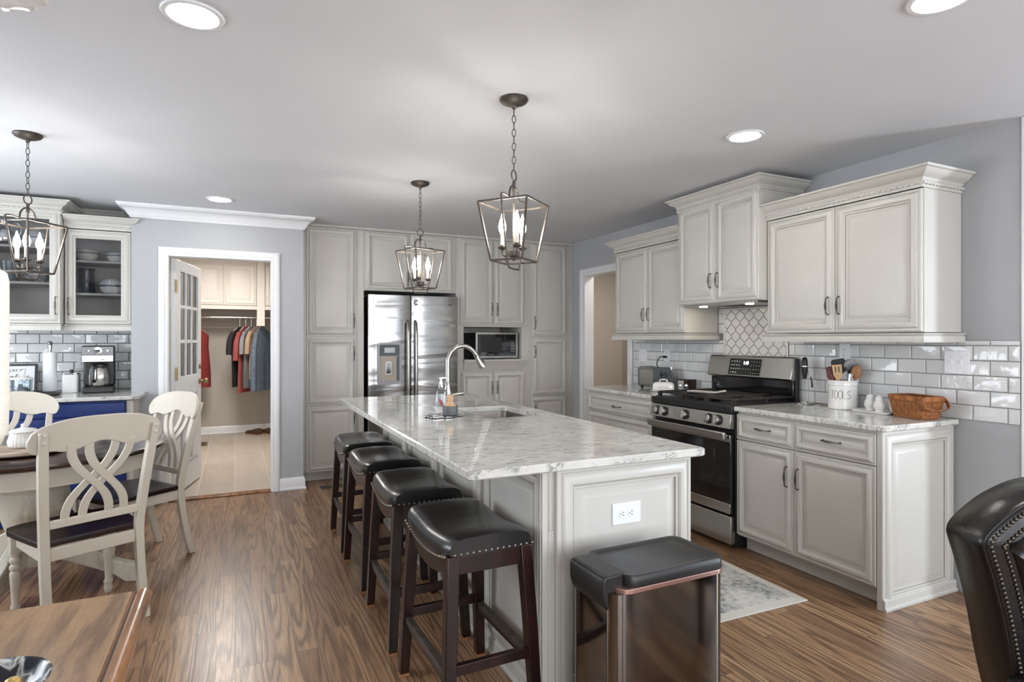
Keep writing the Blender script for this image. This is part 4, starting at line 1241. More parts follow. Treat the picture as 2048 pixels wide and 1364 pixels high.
MB('chrome').tube([(-.04, -.132, .268), (-.035, -.140, .266), (.035, -.140, .266), (.04, -.132, .268)], .004, 8).build('basket_handle', o)
cf_ = MB('steel').lathe([(0, 0), (.062, 0), (.070, .012), (.072, .08), (.064, .135), (.05, .155), (0, .155)], 28).mat('blackp').lathe([(.05, .155), (.058, .16), (.058, .175), (.03, .182), (0, .183)], 24)
cf_ = cf_.build('carafe', cm, loc=(0.005, -.045, .0505), smooth=40)
MB('blackp').tube([(-.03, -.055, .165), (-.034, -.095, .160), (-.034, -.105, .13), (-.034, -.10, .06), (-.030, -.068, .035)], [.011, .012, .012, .011, .009], 8).build('carafe_handle', cf_)

cn = thing('canister', 'white square coffee canister with black knob beside the coffee maker', 'canister', (-1.19, 5.80, Z))
def rbox(m, hw, hd, z0, z1, r=.02): return [[(x, y, z) for x, y in rrect(-hw, -hd, hw, hd, r, 4)] for z in (z0, z1)]
MB('ceramic').loft(rbox(0, .055, .055, 0, .145)).build('canister_body', cn, bev=.004)
o = MB('chrome').loft(rbox(0, .056, .056, .146, .158)).build('lid', cn, bev=.003)
MB('blackp').lathe([(0, .158), (.012, .158), (.014, .172), (.012, .182), (0, .184)], 16).build('knob', o)
pt = thing('paper_towel_holder', 'chrome upright paper towel holder with a white roll', 'paper towel holder', (-1.325, 5.78, Z))
MB('chrome').lathe([(0, 0), (.075, 0), (.075, .010), (.06, .014), (.006, .016), (.006, .34), (.014, .345), (.0145, .380), (.018, .385), (.019, .398), (.012, .410), (0, .412)], 24).build('stand', pt)
pr_ = thing('paper_towel_roll', 'white paper towel roll on the chrome holder', 'paper towels', (-1.325, 5.78, Z + .0165))
MB('paper').lathe([(.017, 0), (.044, 0), (.045, .002), (.045, .305), (.044, .307), (.017, .307)], 28).build('roll', pr_)
ty = thing('serving_tray', 'long dark wooden tray at the front of the coffee worktop', 'tray', (-1.42, 5.55, Z))
MB('darktray').loft([[(x, y, 0) for x, y in rrect(-.20, -.12, .20, .12, .09, 6)], [(x, y, .02) for x, y in rrect(-.215, -.135, .215, .135, .1, 6)], [(x, y, .02) for x, y in rrect(-.205, -.125, .205, .125, .09, 6)], [(x, y, .008) for x, y in rrect(-.195, -.115, .195, .115, .085, 6)]]).build('tray_board', ty, smooth=40)
jr = thing('glass_jar', 'squat glass jar with white bird topped lid on the dark tray', 'jar', (-1.455, 5.60, Z + .0085))
MB('glassb').lathe([(0, 0), (.058, 0), (.066, .006), (.070, .10), (.068, .115), (.064, .115), (.062, .012), (0, .008)], 28).build('jar_body', jr)
MB('granola').ball((0, 0, .032), .050, 12, 1, 1, .5).build('contents', jr)
MB('greycup').box(-.013, -.0715, .058, .013, -.070, .084).build('label_tag', jr, rot=(0, 0, R(8)))
o = MB('ceramic').lathe([(0, .116), (.072, .116), (.070, .124), (.045, .134), (.015, .142), (0, .144)], 28).build('lid', jr)
MB('ceramic').ball((0, 0, .158), .018, 10, 1.3, .8, 1).ball((.014, 0, .180), .012, 10).ball((-.022, 0, .168), .010, 8, 1.4, .5, .8).build('bird_finial', o, smooth=60)
sg = thing('coffee_sign', 'black framed white coffee sign leaning against the splashback', 'sign', (-1.63, 5.90, Z), R(2))
mb = MB('blackp')
for a in ((-.19, 0, .19, .016), (-.19, .214, .19, .23), (-.19, .016, -.174, .214), (.174, .016, .19, .214)): mb.box(a[0], -.009, a[1], a[2], .009, a[3])
T_ = R(-9)
mb.build('frame', sg, rot=(T_, 0, 0), loc=(0, 0, .001), bev=.001)
o = MB('paper').box(-.174, -.003, .016, .174, .004, .214).build('sign_board', sg, rot=(T_, 0, 0), loc=(0, 0, .001))
for s_, sz, x, z, sh in (('I LIKE MY', .034, .055, .178, .25), ('Coffee', .078, .045, .122, .35), ('HOT', .034, .125, .085, .1), ('LIKE MY HUSBAND', .026, .05, .045, .15)):
    text(s_, sz, o, (x, -.0035, z), FRONT, 'lettering', 'lettering', ext=.0004, shear=sh, sx=.85)
outlet((-1.165, 6.0385, 1.16), 0, 'white wall outlet behind the white canister')

# dishes behind the glass
def dish(name, label, cat, prof, x, y, z, m='ceramic', band=None, n=28, group='dishes in the glass fronted cabinets', lid=None, rip=None):
    t = thing(name, label, cat, (x, y, z + .0005), 0, group)
    o = MB(m).lathe(prof, n, ripple=rip).build('vessel', t, smooth=50)
    if band:
        MB('pattern').lathe([(band[0], band[1]), (band[0] + .0006, band[1]), (band[0] + .0006, band[2]), (band[0], band[2])], n).build('pattern_band', o, smooth=60)
    if lid: MB(m).lathe(lid, n).build('lid', t, smooth=50)
    return t
bowl = [(0, 0), (.040, 0), (.060, .015), (.074, .05), (.076, .060), (.073, .058), (.055, .02), (0, .012)]
lid = [(0, .075), (.03, .074), (.06, .068), (.076, .061), (.078, .063), (.072, .072), (.05, .079), (.012, .083), (0, .084)]
bowl = [(r * 1.12, z * 1.25) for r, z in bowl]
lid = [(r * 1.12, z * 1.25) for r, z in lid]
dish('lidded_bowl', 'lidded cream bowl on the top shelf, left side', 'bowl', bowl, -1.085, 5.80, 1.975, 'creamcer', (.0836, .060, .070), lid=lid)
dish('lidded_bowl', 'lidded white bowl on the top shelf, against the right side', 'bowl', [(r * .85, z * .85) for r, z in bowl], -.885, 5.80, 1.975, 'ceramic', (.0714, .051, .060), lid=[(r * .85, z * .85) for r, z in lid])
pitch = dish('pitcher', 'dark navy speckled pitcher on the middle shelf', 'pitcher', [(0, 0), (.052, 0), (.056, .01), (.055, .10), (.052, .17), (.060, .205), (.057, .205), (.048, .17), (.048, .01), (0, .01)], -1.09, 5.80, 1.715, 'navycer')
MB('navycer').tube(catmull([(-.05, 0, .165), (-.085, 0, .16), (-.095, 0, .11), (-.08, 0, .05), (-.053, 0, .035)], 5), .008, 8).build('handle', pitch, rot=(0, 0, R(40)), smooth=60)
big = [(0, 0), (.05, 0), (.08, .02), (.095, .06), (.094, .075), (.090, .073), (.07, .02), (0, .012)]
dish('casserole_dish', 'stacked lidded casserole with patterned rim on the middle shelf', 'dish', big, -.91, 5.80, 1.715, 'ceramic', (.0948, .058, .072), lid=[(0, .118), (.05, .116), (.07, .108), (.082, .085), (.096, .0755), (.098, .08), (.085, .1), (.06, .122), (.015, .128), (0, .129)])
dish('serving_dish', 'shallow patterned dish on the bottom of the short glass cabinet', 'dish', [(0, 0), (.07, 0), (.10, .03), (.102, .038), (.098, .036), (.068, .008), (0, .008)], -.915, 5.80, 1.4815, 'ceramic', (.1, .026, .036))
dish('glass_bowl', 'small clear glass bowl on the bottom shelf, left corner', 'bowl', [(0, 0), (.03, 0), (.045, .02), (.05, .05), (.047, .05), (.04, .02), (0, .01)], -1.125, 5.80, 1.4815, 'glassb')
sp = dish('pitcher', 'shiny silver pitcher behind the glass of the taller cabinet', 'pitcher', [(0, 0), (.045, 0), (.065, .03), (.068, .08), (.05, .14), (.042, .17), (.052, .20), (.048, .20), (.036, .165), (.04, .14), (.06, .08), (.05, .02), (0, .01)], -1.60, 5.76, 2.06, 'chrome')
MB('chrome').tube(catmull([(.045, 0, .18), (.09, 0, .175), (.10, 0, .12), (.066, 0, .06)], 5), .007, 8).build('handle', sp, smooth=60)
dish('soup_tureen', 'white lidded tureen on the upper shelf of the taller cabinet', 'dish', [(0, 0), (.05, 0), (.075, .02), (.085, .06), (.083, .085), (.079, .083), (.07, .03), (0, .012)], -1.405, 5.76, 2.06, 'ceramic', (.0846, .07, .08), lid=[(0, .13), (.05, .118), (.07, .1), (.086, .0855), (.088, .09), (.07, .112), (.045, .135), (.015, .142), (.012, .155), (.016, .165), (0, .172)])
dish('glass_jug', 'tall clear glass jug on the lower shelf of the taller cabinet', 'jug', [(0, 0), (.06, 0), (.07, .02), (.08, .16), (.077, .16), (.066, .02), (0, .012)], -1.575, 5.76, 1.785, 'glassb')
o = thing('patterned_bowl', 'grey pebbled bowl on the lower shelf behind the pendant lantern', 'bowl', (-1.40, 5.76, 1.7855), 0, 'dishes in the glass fronted cabinets')
MB('granola').lathe([(0, 0), (.05, 0), (.085, .05), (.09, .12), (.086, .12), (.08, .05), (0, .02)], 28, ripple=(9, .05, .04, .125)).build('vessel', o, smooth=50)

# ------------------------------------------------------------------ laundry room
ld = thing('laundry_door', 'white nine-lite door standing open into the laundry room', 'door', (-.4965, 5.762, 0), R(77.9))
Y0, Y1 = -.037, -.001
mb = MB('white')
s0, s1, z0, z1 = .15, .665, 1.02, 1.94
mb.box(.004, Y0, .012, s0, Y1, 2.035).box(s1, Y0, .012, .768, Y1, 2.035).box(s0, Y0, z1, s1, Y1, 2.035).box(s0, Y0, .85, s1, Y1, z0).box(s0, Y0, .012, s1, Y1, .22).box(s0, Y0 + .012, .22, s1, Y1 - .012, .85)
mb.box(s0 + .235, Y0, .22, s0 + .28, Y1, .85)
for i in (1, 2):
    x = s0 + (s1 - s0) * i / 3
    mb.box(x - .014, Y0 + .004, z0, x + .014, Y1 - .004, z1)
    z = z0 + (z1 - z0) * i / 3
    mb.box(s0, Y0 + .004, z - .014, s1, Y1 - .004, z + .014)
mb.build('door_leaf', ld, bev=.003)
for a, b in ((s0 + .02, s0 + .215), (s0 + .30, s1 - .02)):
    panel(MB(), a, .24, b, .83, 'white', 'white', .5, RAISED[8:]).build('raised_panel', ld, loc=(0, Y0 + .020, 0))
MB('glass').box(s0, (Y0 + Y1) / 2 - .002, z0, s1, (Y0 + Y1) / 2 + .002, z1).build('glazing', ld)
kn = MB('brass').lathe([(0, 0), (.030, 0), (.030, .006), (.012, .010), (.011, .035), (.020, .042), (.027, .055), (.024, .068), (.012, .074), (0, .075)], 20).build('knob', ld, loc=(.715, Y0, .945), rot=(R(90), 0, 0), smooth=50)
MB('brass').lathe([(0, 0), (.028, 0), (.027, .010), (.018, .014), (0, .015)], 20).build('deadbolt', ld, loc=(.715, Y0, 1.09), rot=(R(90), 0, 0))
for z in (.30, 1.05, 1.80):
    MB('brass').box(.002, Y0 - .004, z - .055, .060, Y0 - .0002, z + .055).tube([(.0, Y0 - .006, z - .052), (.0, Y0 - .006, z + .052)], .006, 8).build('hinge', ld)

lc = thing('laundry_cabinet', 'cream wall cabinet above the hanging rail in the laundry room', 'cabinet', (-.7585, 8.82, 1.765))
MB('laundrycab').box(0, 0, 0, 1.317, .578, .674).build('carcass', lc, bev=.002)
for x0, x1 in ((.215, .615), (.62, 1.025), (1.14, 1.31)):
    panel(MB(), x0, .045, x1, .60, 'laundrycab', 'laundrycab', 1.0).build('door', lc, smooth=28)
MB('laundrycab').box(0, -.014, -.012, 1.317, -.001, .030).build('light_rail', lc, bev=.002)
MB('laundrycab').box(1.03, -.024, -.235, 1.13, -.0145, .66).build('support_board', lc, bev=.002)
rd = thing('hanging_rail', 'chrome clothes rail under the laundry cabinet', 'rail', (0, 8.98, 1.648))
MB('chrome').tube([(-.757, 0, 0), (.557, 0, 0)], .015, 12).build('rod', rd)
o = MB('beige').box(-.757, 9.378, 1.50, .557, 9.3995, 1.60).build('wall_cleat', bev=.003)
tag(o, 'beige mounting board on the laundry wall behind the clothes', 'board')
def garment(name, label, m, x, rz, top, bot, w, sleeve=.2, sl_z=.25, thick=.05, flare=1.0, seed=1, y=8.98, mark=False, hang=True, sw=.075):
    rnd = random.Random(seed)
    g = thing(name, label, 'clothing', (x, y, 0), rz, 'clothes on the laundry rail')
    N, K = 16, 28
    ph = [rnd.uniform(0, 6) for _ in range(4)]
    loops = []
    for i in range(N + 1):
        s = i / N
        z = top + (bot - top) * s
        hw = w / 2 * (.30 + .70 * smooth(s / .13)) * (1 + (flare - 1) * s) * (1 - .08 * smooth((s - .13) / .2))
        hw *= (1 if i else .6)
        th = thick * (.35 + .65 * smooth(s / .2))
        l = []
        for j in range(K):
            a = 2 * PI * j / K
            f = 1 + .30 * s * math.sin(5 * a + ph[0]) + .16 * s * math.sin(9 * a + ph[1])
            l.append((hw * math.cos(a) * (1 + .03 * math.sin(7 * s + ph[2])), th * math.sin(a) * f + .01 * s * math.sin(3 * a + ph[3]), z))
        loops.append(l)
    mb = MB(m).loft(loops)
    for s in (-1, 1):
        if sleeve <= 0: continue
        zz = top - (top - bot) * .10
        mb.tube(catmull([(s * w * .40, 0, zz), (s * (w * .50 + .02), .005, zz - sl_z * .35), (s * (w * .5 + sleeve * .35), .01, zz - sl_z)], 4), [sw * .75, sw * .8, sw * .85, sw * .9, sw, sw, sw * 1.02, sw * 1.0, sw * .98], 12)
    o = mb.build('garment_body', g, smooth=60)
    if mark:
        pm = MB('paper')
        for k, (u, z, a, b) in enumerate(((-.02, top - .20, .10, .018), (0, top - .31, .03, .045), (.03, top - .36, .05, .02), (-.01, top - .42, .07, .02), (0, top - .47, .05, .015))):
            pm.box(u - a / 2, -thick * 1.18, z, u + a / 2, -thick * .9, z + b)
        pm.build('chest_print', o)
    if hang:
        h = thing('clothes_hanger', 'hanger hooked over the chrome rail inside the ' + hang, 'hanger', (x, y, 0), rz, 'hangers on the laundry rail')
        mb = MB('hanger').tube(catmull([(w*.36, 0, top - .06), (0, 0, top + .0), (-w*.36, 0, top - .06)], 5), .004, 6)
        R_ = .022
        hk = [(0, 0, top), (0, 0, 1.648 - .045)] + [(R_ * math.cos(R(a)) * math.sin(-rz) , R_ * math.cos(R(a)) * math.cos(-rz), 1.648 + R_ * math.sin(R(a))) for a in range(-40, 200, 20)]
        hk = [(0, 0, top), (0, 0, 1.61)] + [(R_ * math.cos(R(a)), 0, 1.648 + R_ * math.sin(R(a))) for a in range(-60, 185, 20)]
        mb.tube(hk, .003, 6)
        mb.build('hanger_frame', h, smooth=60)
    return g
garment('t_shirt', 'black printed short sleeve shirt, first on the laundry rail', 'cloth_black', .060, R(60), 1.52, .70, .44, .10, .30, .022, seed=1, sw=.036, mark=True, hang='black printed shirt')
garment('shirt', 'coral red shirt hanging right behind the black one', 'cloth_coral', .135, R(60), 1.53, .62, .42, .10, .38, .022, seed=2, sw=.034, hang='coral shirt')
garment('shirt', 'grey shirt squeezed between the coral and the tan shirts', 'cloth_grey', .205, R(60), 1.53, .68, .42, .08, .3, .015, seed=3, sw=.03, hang='grey shirt')
garment('shirt', 'tan shirt hanging next to the denim one', 'cloth_tan', .275, R(60), 1.52, .80, .42, .10, .3, .020, seed=4, sw=.032, hang='tan shirt')
garment('shirt', 'long blue denim shirt at the right end of the laundry rail', 'cloth_denim', .350, R(60), 1.53, .63, .42, .06, .80, .024, seed=5, hang='denim shirt', sw=.036)
garment('coat', 'red coat hanging behind the edge of the open laundry door', 'coat_red', -.455, R(12), 1.50, .70, .27, 0, .3, .06, flare=1.35, seed=6, hang='red coat')
def make_shoe():
    t = thing('loafer', 'left brown suede shoe by the laundry baseboard', 'shoe', (.235, 9.17, .0003), R(35), 'shoes on the laundry floor')
    out = [(-.045, -.13), (-.03, -.145), (.03, -.145), (.04, -.13), (.036, -.03), (.048, .06), (.040, .115), (.015, .14), (-.015, .14), (-.045, .11), (-.052, .05), (-.038, -.03)]
    P = catmull([(x, y, 0) for x, y in out] + [(out[0][0], out[0][1], 0)], 4)[:-1]
    hgt = lambda y: .055 + .03 * smooth((-y + .02) / .12) - .018 * smooth((y - .06) / .08)
    MB('shoe').loft([[(x, y, .012) for x, y, _ in P], [(x * 1.02, y, .03) for x, y, _ in P], [(x * .80, y * .92 - .004, hgt(y)) for x, y, _ in P], [(x * .55, y * .75 - .02, hgt(y) + .004) for x, y, _ in P], [(x * .5, y * .7 - .02, hgt(y) - .02) for x, y, _ in P]]).build('upper', t, smooth=60)
    MB('shoesole').loft([[(x, y, 0) for x, y, _ in P], [(x * 1.04, y * 1.01, .006) for x, y, _ in P], [(x * 1.03, y * 1.01, .0125) for x, y, _ in P]]).build('sole', t, smooth=40)
    MB('shoesole').ball((0, -.075, hgt(-.075) - .008), .03, 10, .8, 1.6, .3).build('insole', t)
    return t
s_ = make_shoe()
dup(s_, (.405, 9.18, .0003), R(32), 'right brown suede shoe by the laundry baseboard')

# ------------------------------------------------------------------ dining table and chairs
TX, TY = -.985, 4.02
tb = thing('dining_table', 'round dining table with dark top and worn white pedestal', 'table', (TX, TY, 0), R(29.5))
MB('tabledark').lathe([(0, .728), (.60, .728), (.612, .731), (.622, .738), (.624, .748), (.619, .757), (.610, .760), (0, .760)], 64).build('tabletop', tb, smooth=30)
MB('chairpaint').lathe([(.53, .635), (.55, .635), (.55, .727), (.53, .727)], 48).build('apron', tb)
MB('pedpaint').lathe([(0, .14), (.115, .14), (.125, .17), (.115, .20), (.105, .23), (.12, .30), (.150, .40), (.155, .50), (.150, .53), (.160, .545), (.160, .56), (.145, .575), (.150, .60), (.165, .615), (.165, .635), (.10, .645), (.10, .727), (0, .727)], 36).build('pedestal', tb, smooth=40)
for i in range(4):
    a = R(45 + 90 * i)
    prof = [(.08, .16), (.08, .30), (.13, .31), (.20, .27), (.30, .19), (.40, .125), (.50, .098), (.535, .085), (.54, .06), (.53, .0), (.46, .0), (.40, .045), (.30, .085), (.20, .12)]
    ft = MB('pedpaint').loft([[(x, y, z) for x, z in prof] for y in (-.028, .028)]).build('foot', tb, rot=(0, 0, a), bev=.008, seg=3)

def make_chair():
    t = thing('dining_chair', 'x', 'dining chair', group='distressed white lattice back chairs around the dining table')
    seat = [(-.205, -.20), (.205, -.20), (.225, -.02), (.238, .13), (.225, .195), (.17, .222), (.08, .232), (0, .235), (-.08, .232), (-.17, .222), (-.225, .195), (-.238, .13), (-.225, -.02)]
    MB('espresso').loft([[(x * q, y * q, z) for x, y in seat] for q, z in ((.965, .414), (1.0, .420), (1.0, .436), (.985, .443), (.95, .441))]).build('seat', t, smooth=30)
    y_ = lambda z: (-.215 - .075 * (1 - z / .44) ** 1.7) if z < .44 else (-.215 - .115 * ((z - .44) / .54) ** 1.25)
    x_ = lambda z: .190 + (.035 * ((z - .44) / .54) if z > .44 else 0)
    for s in (-1, 1):
        loops = []
        for i in range(15):
            z = .945 * i / 14
            h = .0185; d = .021 if z > .30 else .019
            if z > .85: h = .0165
            cx_, cy_ = s * x_(z), y_(z)
            loops.append([(cx_ - h, cy_ - d, z), (cx_ + h, cy_ - d, z), (cx_ + h, cy_ + d, z), (cx_ - h, cy_ + d, z)])
        p = MB('chairpaint').loft(loops).build('back_post', t, bev=.004, smooth=40)
        for z in (.900, .932):
            MB('chairpaint').ball((s * x_(z), y_(z) - .021, z), .009, 8, 1, .6, 1).build('screw_cap', p)
        # turned front leg
        MB('chairpaint').lathe([(0, 0), (.014, 0), (.019, .012), (.021, .03), (.017, .045), (.021, .055), (.021, .062), (.015, .075), (.018, .14), (.022, .20), (.023, .225), (.018, .235), (.024, .245), (.024, .258), (.017, .268), (.024, .280), (.024, .292), (.018, .302), (.023, .315), (.023, .33), (0, .33)], 18, (s * .195, .175, 0)).box(s * .195 - .023, .152, .325, s * .195 + .023, .198, .4135).build('front_leg', t, smooth=40)
        a0, a1 = sorted((s * .190 - .010, s * .190 + .010))
        MB('chairpaint').box(a0, -.198, .355, a1, .153, .4135).build('side_apron', t, bev=.003)
    MB('chairpaint').box(-.172, .165, .355, .172, .186, .4135).build('front_apron', t, bev=.003)
    MB('chairpaint').box(-.172, -.222, .355, .172, -.202, .4135).build('rear_apron', t, bev=.003)
    zb = .520
    MB('chairpaint').box(-.180, y_(zb) - .012, zb - .018, .180, y_(zb) + .012, zb + .018).build('lower_rail', t, bev=.004)
    # crest rail with scrolled lower edge, bowed in plan
    N = 40; top = []; bot = []
    for i in range(N + 1):
        s = -1 + 2 * i / N
        x = s * .268
        zt = .905 + .100 * math.sqrt(max(0, 1 - abs(s) ** 2.6)) if abs(s) < 1 else .905
        zbt = .868 + .018 * math.cos(2 * PI * s) * (1 if abs(s) < .75 else .6) - .030 * smooth((abs(s) - .62) / .3) + .036 * smooth((abs(s) - .93) / .07)
        top.append((x, zt)); bot.append((x, min(zbt, zt - .002)))
    loops = []
    for (x, zt), (_, zq) in zip(top, bot):
        yo = .032 - .045 * (1 - (x / .268) ** 2)
        def yy(z): return y_(z) + yo
        loops.append([(x, yy(zq) - .011, zq), (x, yy(zt) - .011, zt), (x, yy(zt) + .011, zt), (x, yy(zq) + .011, zq)])
    MB('chairpaint').loft(loops).build('crest_rail', t, bev=.004, smooth=40)
    # four interlaced slats
    for x0, x1, dy in ((-.118, .055, .006), (-.050, .118, .006), (.055, -.118, -.006), (.118, -.050, -.006)):
        loops = []
        n = 18
        for i in range(n + 1):
            q = i / n
            z = zb + .012 + (.882 - zb - .012) * q
            e = smooth(smooth(q) * .5 + q * .5)
            x = x0 + (x1 - x0) * e
            slope = abs(x1 - x0) / .35 * 1.6 * (4 * q * (1 - q))
            hw = .0165 * math.sqrt(1 + min(1.1, slope) ** 2)
            yc = y_(z) + dy * math.sin(PI * q) - .012 * q
            loops.append([(x - hw, yc - .0065, z), (x + hw, yc - .0065, z), (x + hw, yc + .0065, z), (x - hw, yc + .0065, z)])
        MB('chairpaint').loft(loops).build('lattice_slat', t, bev=.002, smooth=40)
    return t
ch = make_chair()
ch['label'] = 'white lattice back chair nearest the camera, back turned to us'
ch.location = (-.700, 3.52, 0); ch.rotation_euler[2] = R(28.5)
dup(ch, (-.595, 4.24, 0), R(123.5), 'white lattice back chair on the right of the dining table, before the laundry doorway')
dup(ch, (-1.262, 4.55, 0), R(194), 'white chair at the back of the dining table, in front of the navy cabinet')

ls = thing('serving_board', 'round whitewashed wooden board in the middle of the dining table', 'board', (-.985, 3.80, .7602))
MB('blackp').lathe([(0, 0), (.09, 0), (.09, .010), (0, .010)], 24).build('base', ls)
MB('greywood').lathe([(0, .010), (.165, .010), (.172, .016), (.172, .026), (.168, .030), (0, .030)], 40).build('board', ls)
sg_ = thing('sugar_bowl', 'white ribbed lidded sugar bowl on the round board', 'sugar bowl', (-.985, 3.82, .7905))
MB('ceramic').lathe([(0, 0), (.050, 0), (.062, .012), (.066, .032), (.058, .062), (.055, .078), (.052, .078), (.05, .07), (0, .06)], 96, ripple=(24, .025, .004, .07)).build('bowl', sg_, smooth=60)
o = MB('ceramic').lathe([(0, .079), (.060, .079), (.062, .083), (.050, .093), (.02, .100), (.009, .102), (.008, .107), (.013, .114), (.009, .121), (0, .123)], 32).build('lid', sg_, smooth=50)
ph_ = thing('candle_cup', 'small copper lattice cup behind the sugar bowl', 'candle holder', (-.88, 3.86, .7905))
MB('copper').lathe([(0, 0), (.028, 0), (.034, .015), (.034, .045), (.028, .058), (.024, .058), (.028, .04), (0, .008)], 24, ripple=(12, .06, .004, .05)).build('cup_body', ph_)

# ------------------------------------------------------------------ lantern pendants
def make_pendant(rz):
    t = thing('pendant_lantern', 'x', 'pendant light', (0, 0, CE), rz, 'bronze open lantern pendants')
    MB('bronze').lathe([(0, 0), (.064, 0), (.066, -.006), (.058, -.016), (.036, -.026), (.012, -.032), (.008, -.045), (0, -.046)], 28).build('canopy', t, smooth=50)
    # chain links
    z0, z1 = -.045, -.325
    n = 9; L = (z0 - z1) / n + .006
    cm_ = MB('bronze')
    for i in range(n):
        zc = z0 - (z0 - z1) * (i + .5) / n
        a = R(90 * (i % 2) + 20)
        pts = []
        for k in range(14):
            th = 2 * PI * k / 14
            x = .0085 * math.cos(th); z = zc + (L / 2 - .0005) * math.sin(th)
            pts.append((x * math.cos(a), x * math.sin(a), z))
        cm_.tube(pts, .0019, 6, closed=True)
    cm_.build('chain', t, smooth=60)
    MB('bronze').tube([(.024 * math.cos(2*PI*k/20), 0, -.349 + .025 * math.sin(2*PI*k/20)) for k in range(20)], .0034, 8, closed=True).build('ring', t, smooth=60)
    b = -.372
    st = MB('bronze').lathe([(0, b + .004), (.006, b + .004), (.008, b - .01), (.006, b - .024), (.0085, b - .030), (.0085, b - .045), (.0045, b - .05), (.0045, -.690), (.026, -.692), (.028, -.697), (.028, -.716), (.010, -.724), (.006, -.736), (0, -.737)], 16)
    st.build('stem', t, smooth=40)
    zt, zb_ = -.478, -.738
    ht, hb_ = .120, .078
    fm = MB('bronze')
    def bar(a, b_, w=.0085): fm.tube([a, b_], 0, flat=(w, w))
    ct_ = [(sx * ht, sy * ht, zt) for sx, sy in ((-1, -1), (1, -1), (1, 1), (-1, 1))]
    cb_ = [(sx * hb_, sy * hb_, zb_) for sx, sy in ((-1, -1), (1, -1), (1, 1), (-1, 1))]
    for i in range(4):
        j = (i + 1) % 4
        bar(ct_[i], ct_[j]); bar(cb_[i], cb_[j]); bar(ct_[i], cb_[i])
    fm.build('cage_frame', t, bev=.001)
    half = [(0, b - .022), (.018, b - .026), (.036, b - .042), (.045, b - .064), (.048, b - .084), (.058, b - .083), (.09, b - .078), (.118, b - .081), (.128, b - .092), (.122, -.485), (ht * .74, -.65), (hb_ * .80, -.745), (hb_ * .72, -.765), (hb_ * .55, -.772), (0, -.774)]
    pts = catmull([(x, 0, z) for x, z in half], 4)
    pts = pts + [(-x, y, z) for x, y, z in pts[::-1][1:-1]]
    MB('bronze').tube(pts, .0044, 8, closed=True).build('strap', t, smooth=60)
    for k in range(3):
        a = R(100 + 120 * k); c, s = math.cos(a), math.sin(a)
        am = MB('bronze').tube(catmull([(.024 * c, .024 * s, -.705), (.042 * c, .042 * s, -.712), (.055 * c, .055 * s, -.700), (.055 * c, .055 * s, -.682)], 4), .0042, 8)
        am.lathe([(0, -.684), (.010, -.684), (.020, -.676), (.021, -.672), (.012, -.670), (.0115, -.664), (0, -.664)], 16, (.055 * c, .055 * s, 0))
        am = am.build('arm', t, smooth=50)
        cd = MB('creamcer').lathe([(0, -.663), (.0095, -.663), (.0095, -.612), (0, -.612)], 14, (.055 * c, .055 * s, 0)).build('candle_sleeve', am)
        MB('bulb').lathe([(0, -.611), (.008, -.611), (.016, -.592), (.0175, -.578), (.013, -.556), (.006, -.535), (.002, -.518), (0, -.516)], 14, (.055 * c, .055 * s, 0)).build('bulb', am, smooth=60)
    return t
pd = make_pendant(R(38.6))
pd.location = (1.150, 2.43, CE - .0005); pd['label'] = 'bronze lantern pendant over the near end of the island'
dup(pd, (1.170, 4.00, CE - .0005), R(18.6), 'bronze lantern pendant over the far end of the island')
dup(pd, (-1.000, 3.945, CE - .0005), R(59), 'bronze lantern pendant over the dining table')

def make_down():
    t = thing('recessed_light', 'x', 'ceiling light', group='round recessed downlights in the ceiling')
    o = MB('white').lathe([(.074, -.001), (.096, -.001), (.098, -.004), (.094, -.008), (.080, -.009), (.074, -.004)], 40).build('trim_ring', t)
    MB('down').lathe([(0, -.0035), (.0745, -.0035), (.0745, -.0010), (0, -.0010)], 40).build('diffuser', t)
    return t
dl = make_down(); dl.location = (-.128, 2.254, CE); dl['label'] = 'large recessed downlight in the ceiling nearest the dining side of the camera'
dl['label'] = 'largest recessed downlight, near the top edge on the dining side'
dup(dl, (2.478, 2.337, CE), 0, 'recessed downlight in front of the wall cabinet over the range')
dup(dl, (-.106, 5.13, CE), 0, 'small recessed downlight in front of the laundry door')
dup(dl, (2.045, 1.125, CE), 0, 'recessed downlight cut off by the top edge of the picture')

# ruffled glass light at the edge of the ceiling
cl = thing('ceiling_light', 'white ruffled glass ceiling light in the top corner on the dining side', 'ceiling light', (-.640, 2.03, CE - .018))
MB('white').lathe([(0, .0175), (.05, .0175), (.05, -.03), (.02, -.05), (0, -.05)], 24).build('mount', cl)
MB('ceramic').lathe([(.03, -.05), (.06, -.058), (.10, -.085), (.135, -.105), (.165, -.112), (.160, -.116), (.13, -.110), (.095, -.09), (.05, -.064), (.03, -.056)], 96, ripple=(14, .05, -.118, -.08)).build('glass_shade', cl, smooth=60)

# ------------------------------------------------------------------ things on the right worktops
to = thing('toaster', 'grey metal toaster beside the doorway', 'toaster', (3.295, 4.10, Z), R(-8))
mb = MB('steel').loft([[(x, y, z) for x, z in [(p, q) for p, q in rrect(-.085, .015, .085, .185, .03, 5)]] for y in (-.10, .13)])
mb.build('housing', to, bev=.004, smooth=40)
o = MB('greycup').loft([[(x, y, z) for x, z in rrect(-.088, .013, .088, .188, .032, 5)] for y in (-.118, -.10)]).build('end_cap', to, bev=.003)
MB('blackp').box(-.02, -.122, .06, -.008, -.1175, .155).box(-.03, -.135, .12, .002, -.12, .135).build('lever', o, bev=.002)
MB('greycup').loft([[(x, y, z) for x, z in rrect(-.088, .013, .088, .188, .032, 5)] for y in (.13, .148)]).build('end_cap', to, bev=.003)
MB('darkslot').box(-.045, -.085, .1845, -.018, .115, .1858).box(.018, -.085, .1845, .045, .115, .1858).build('slot', to)
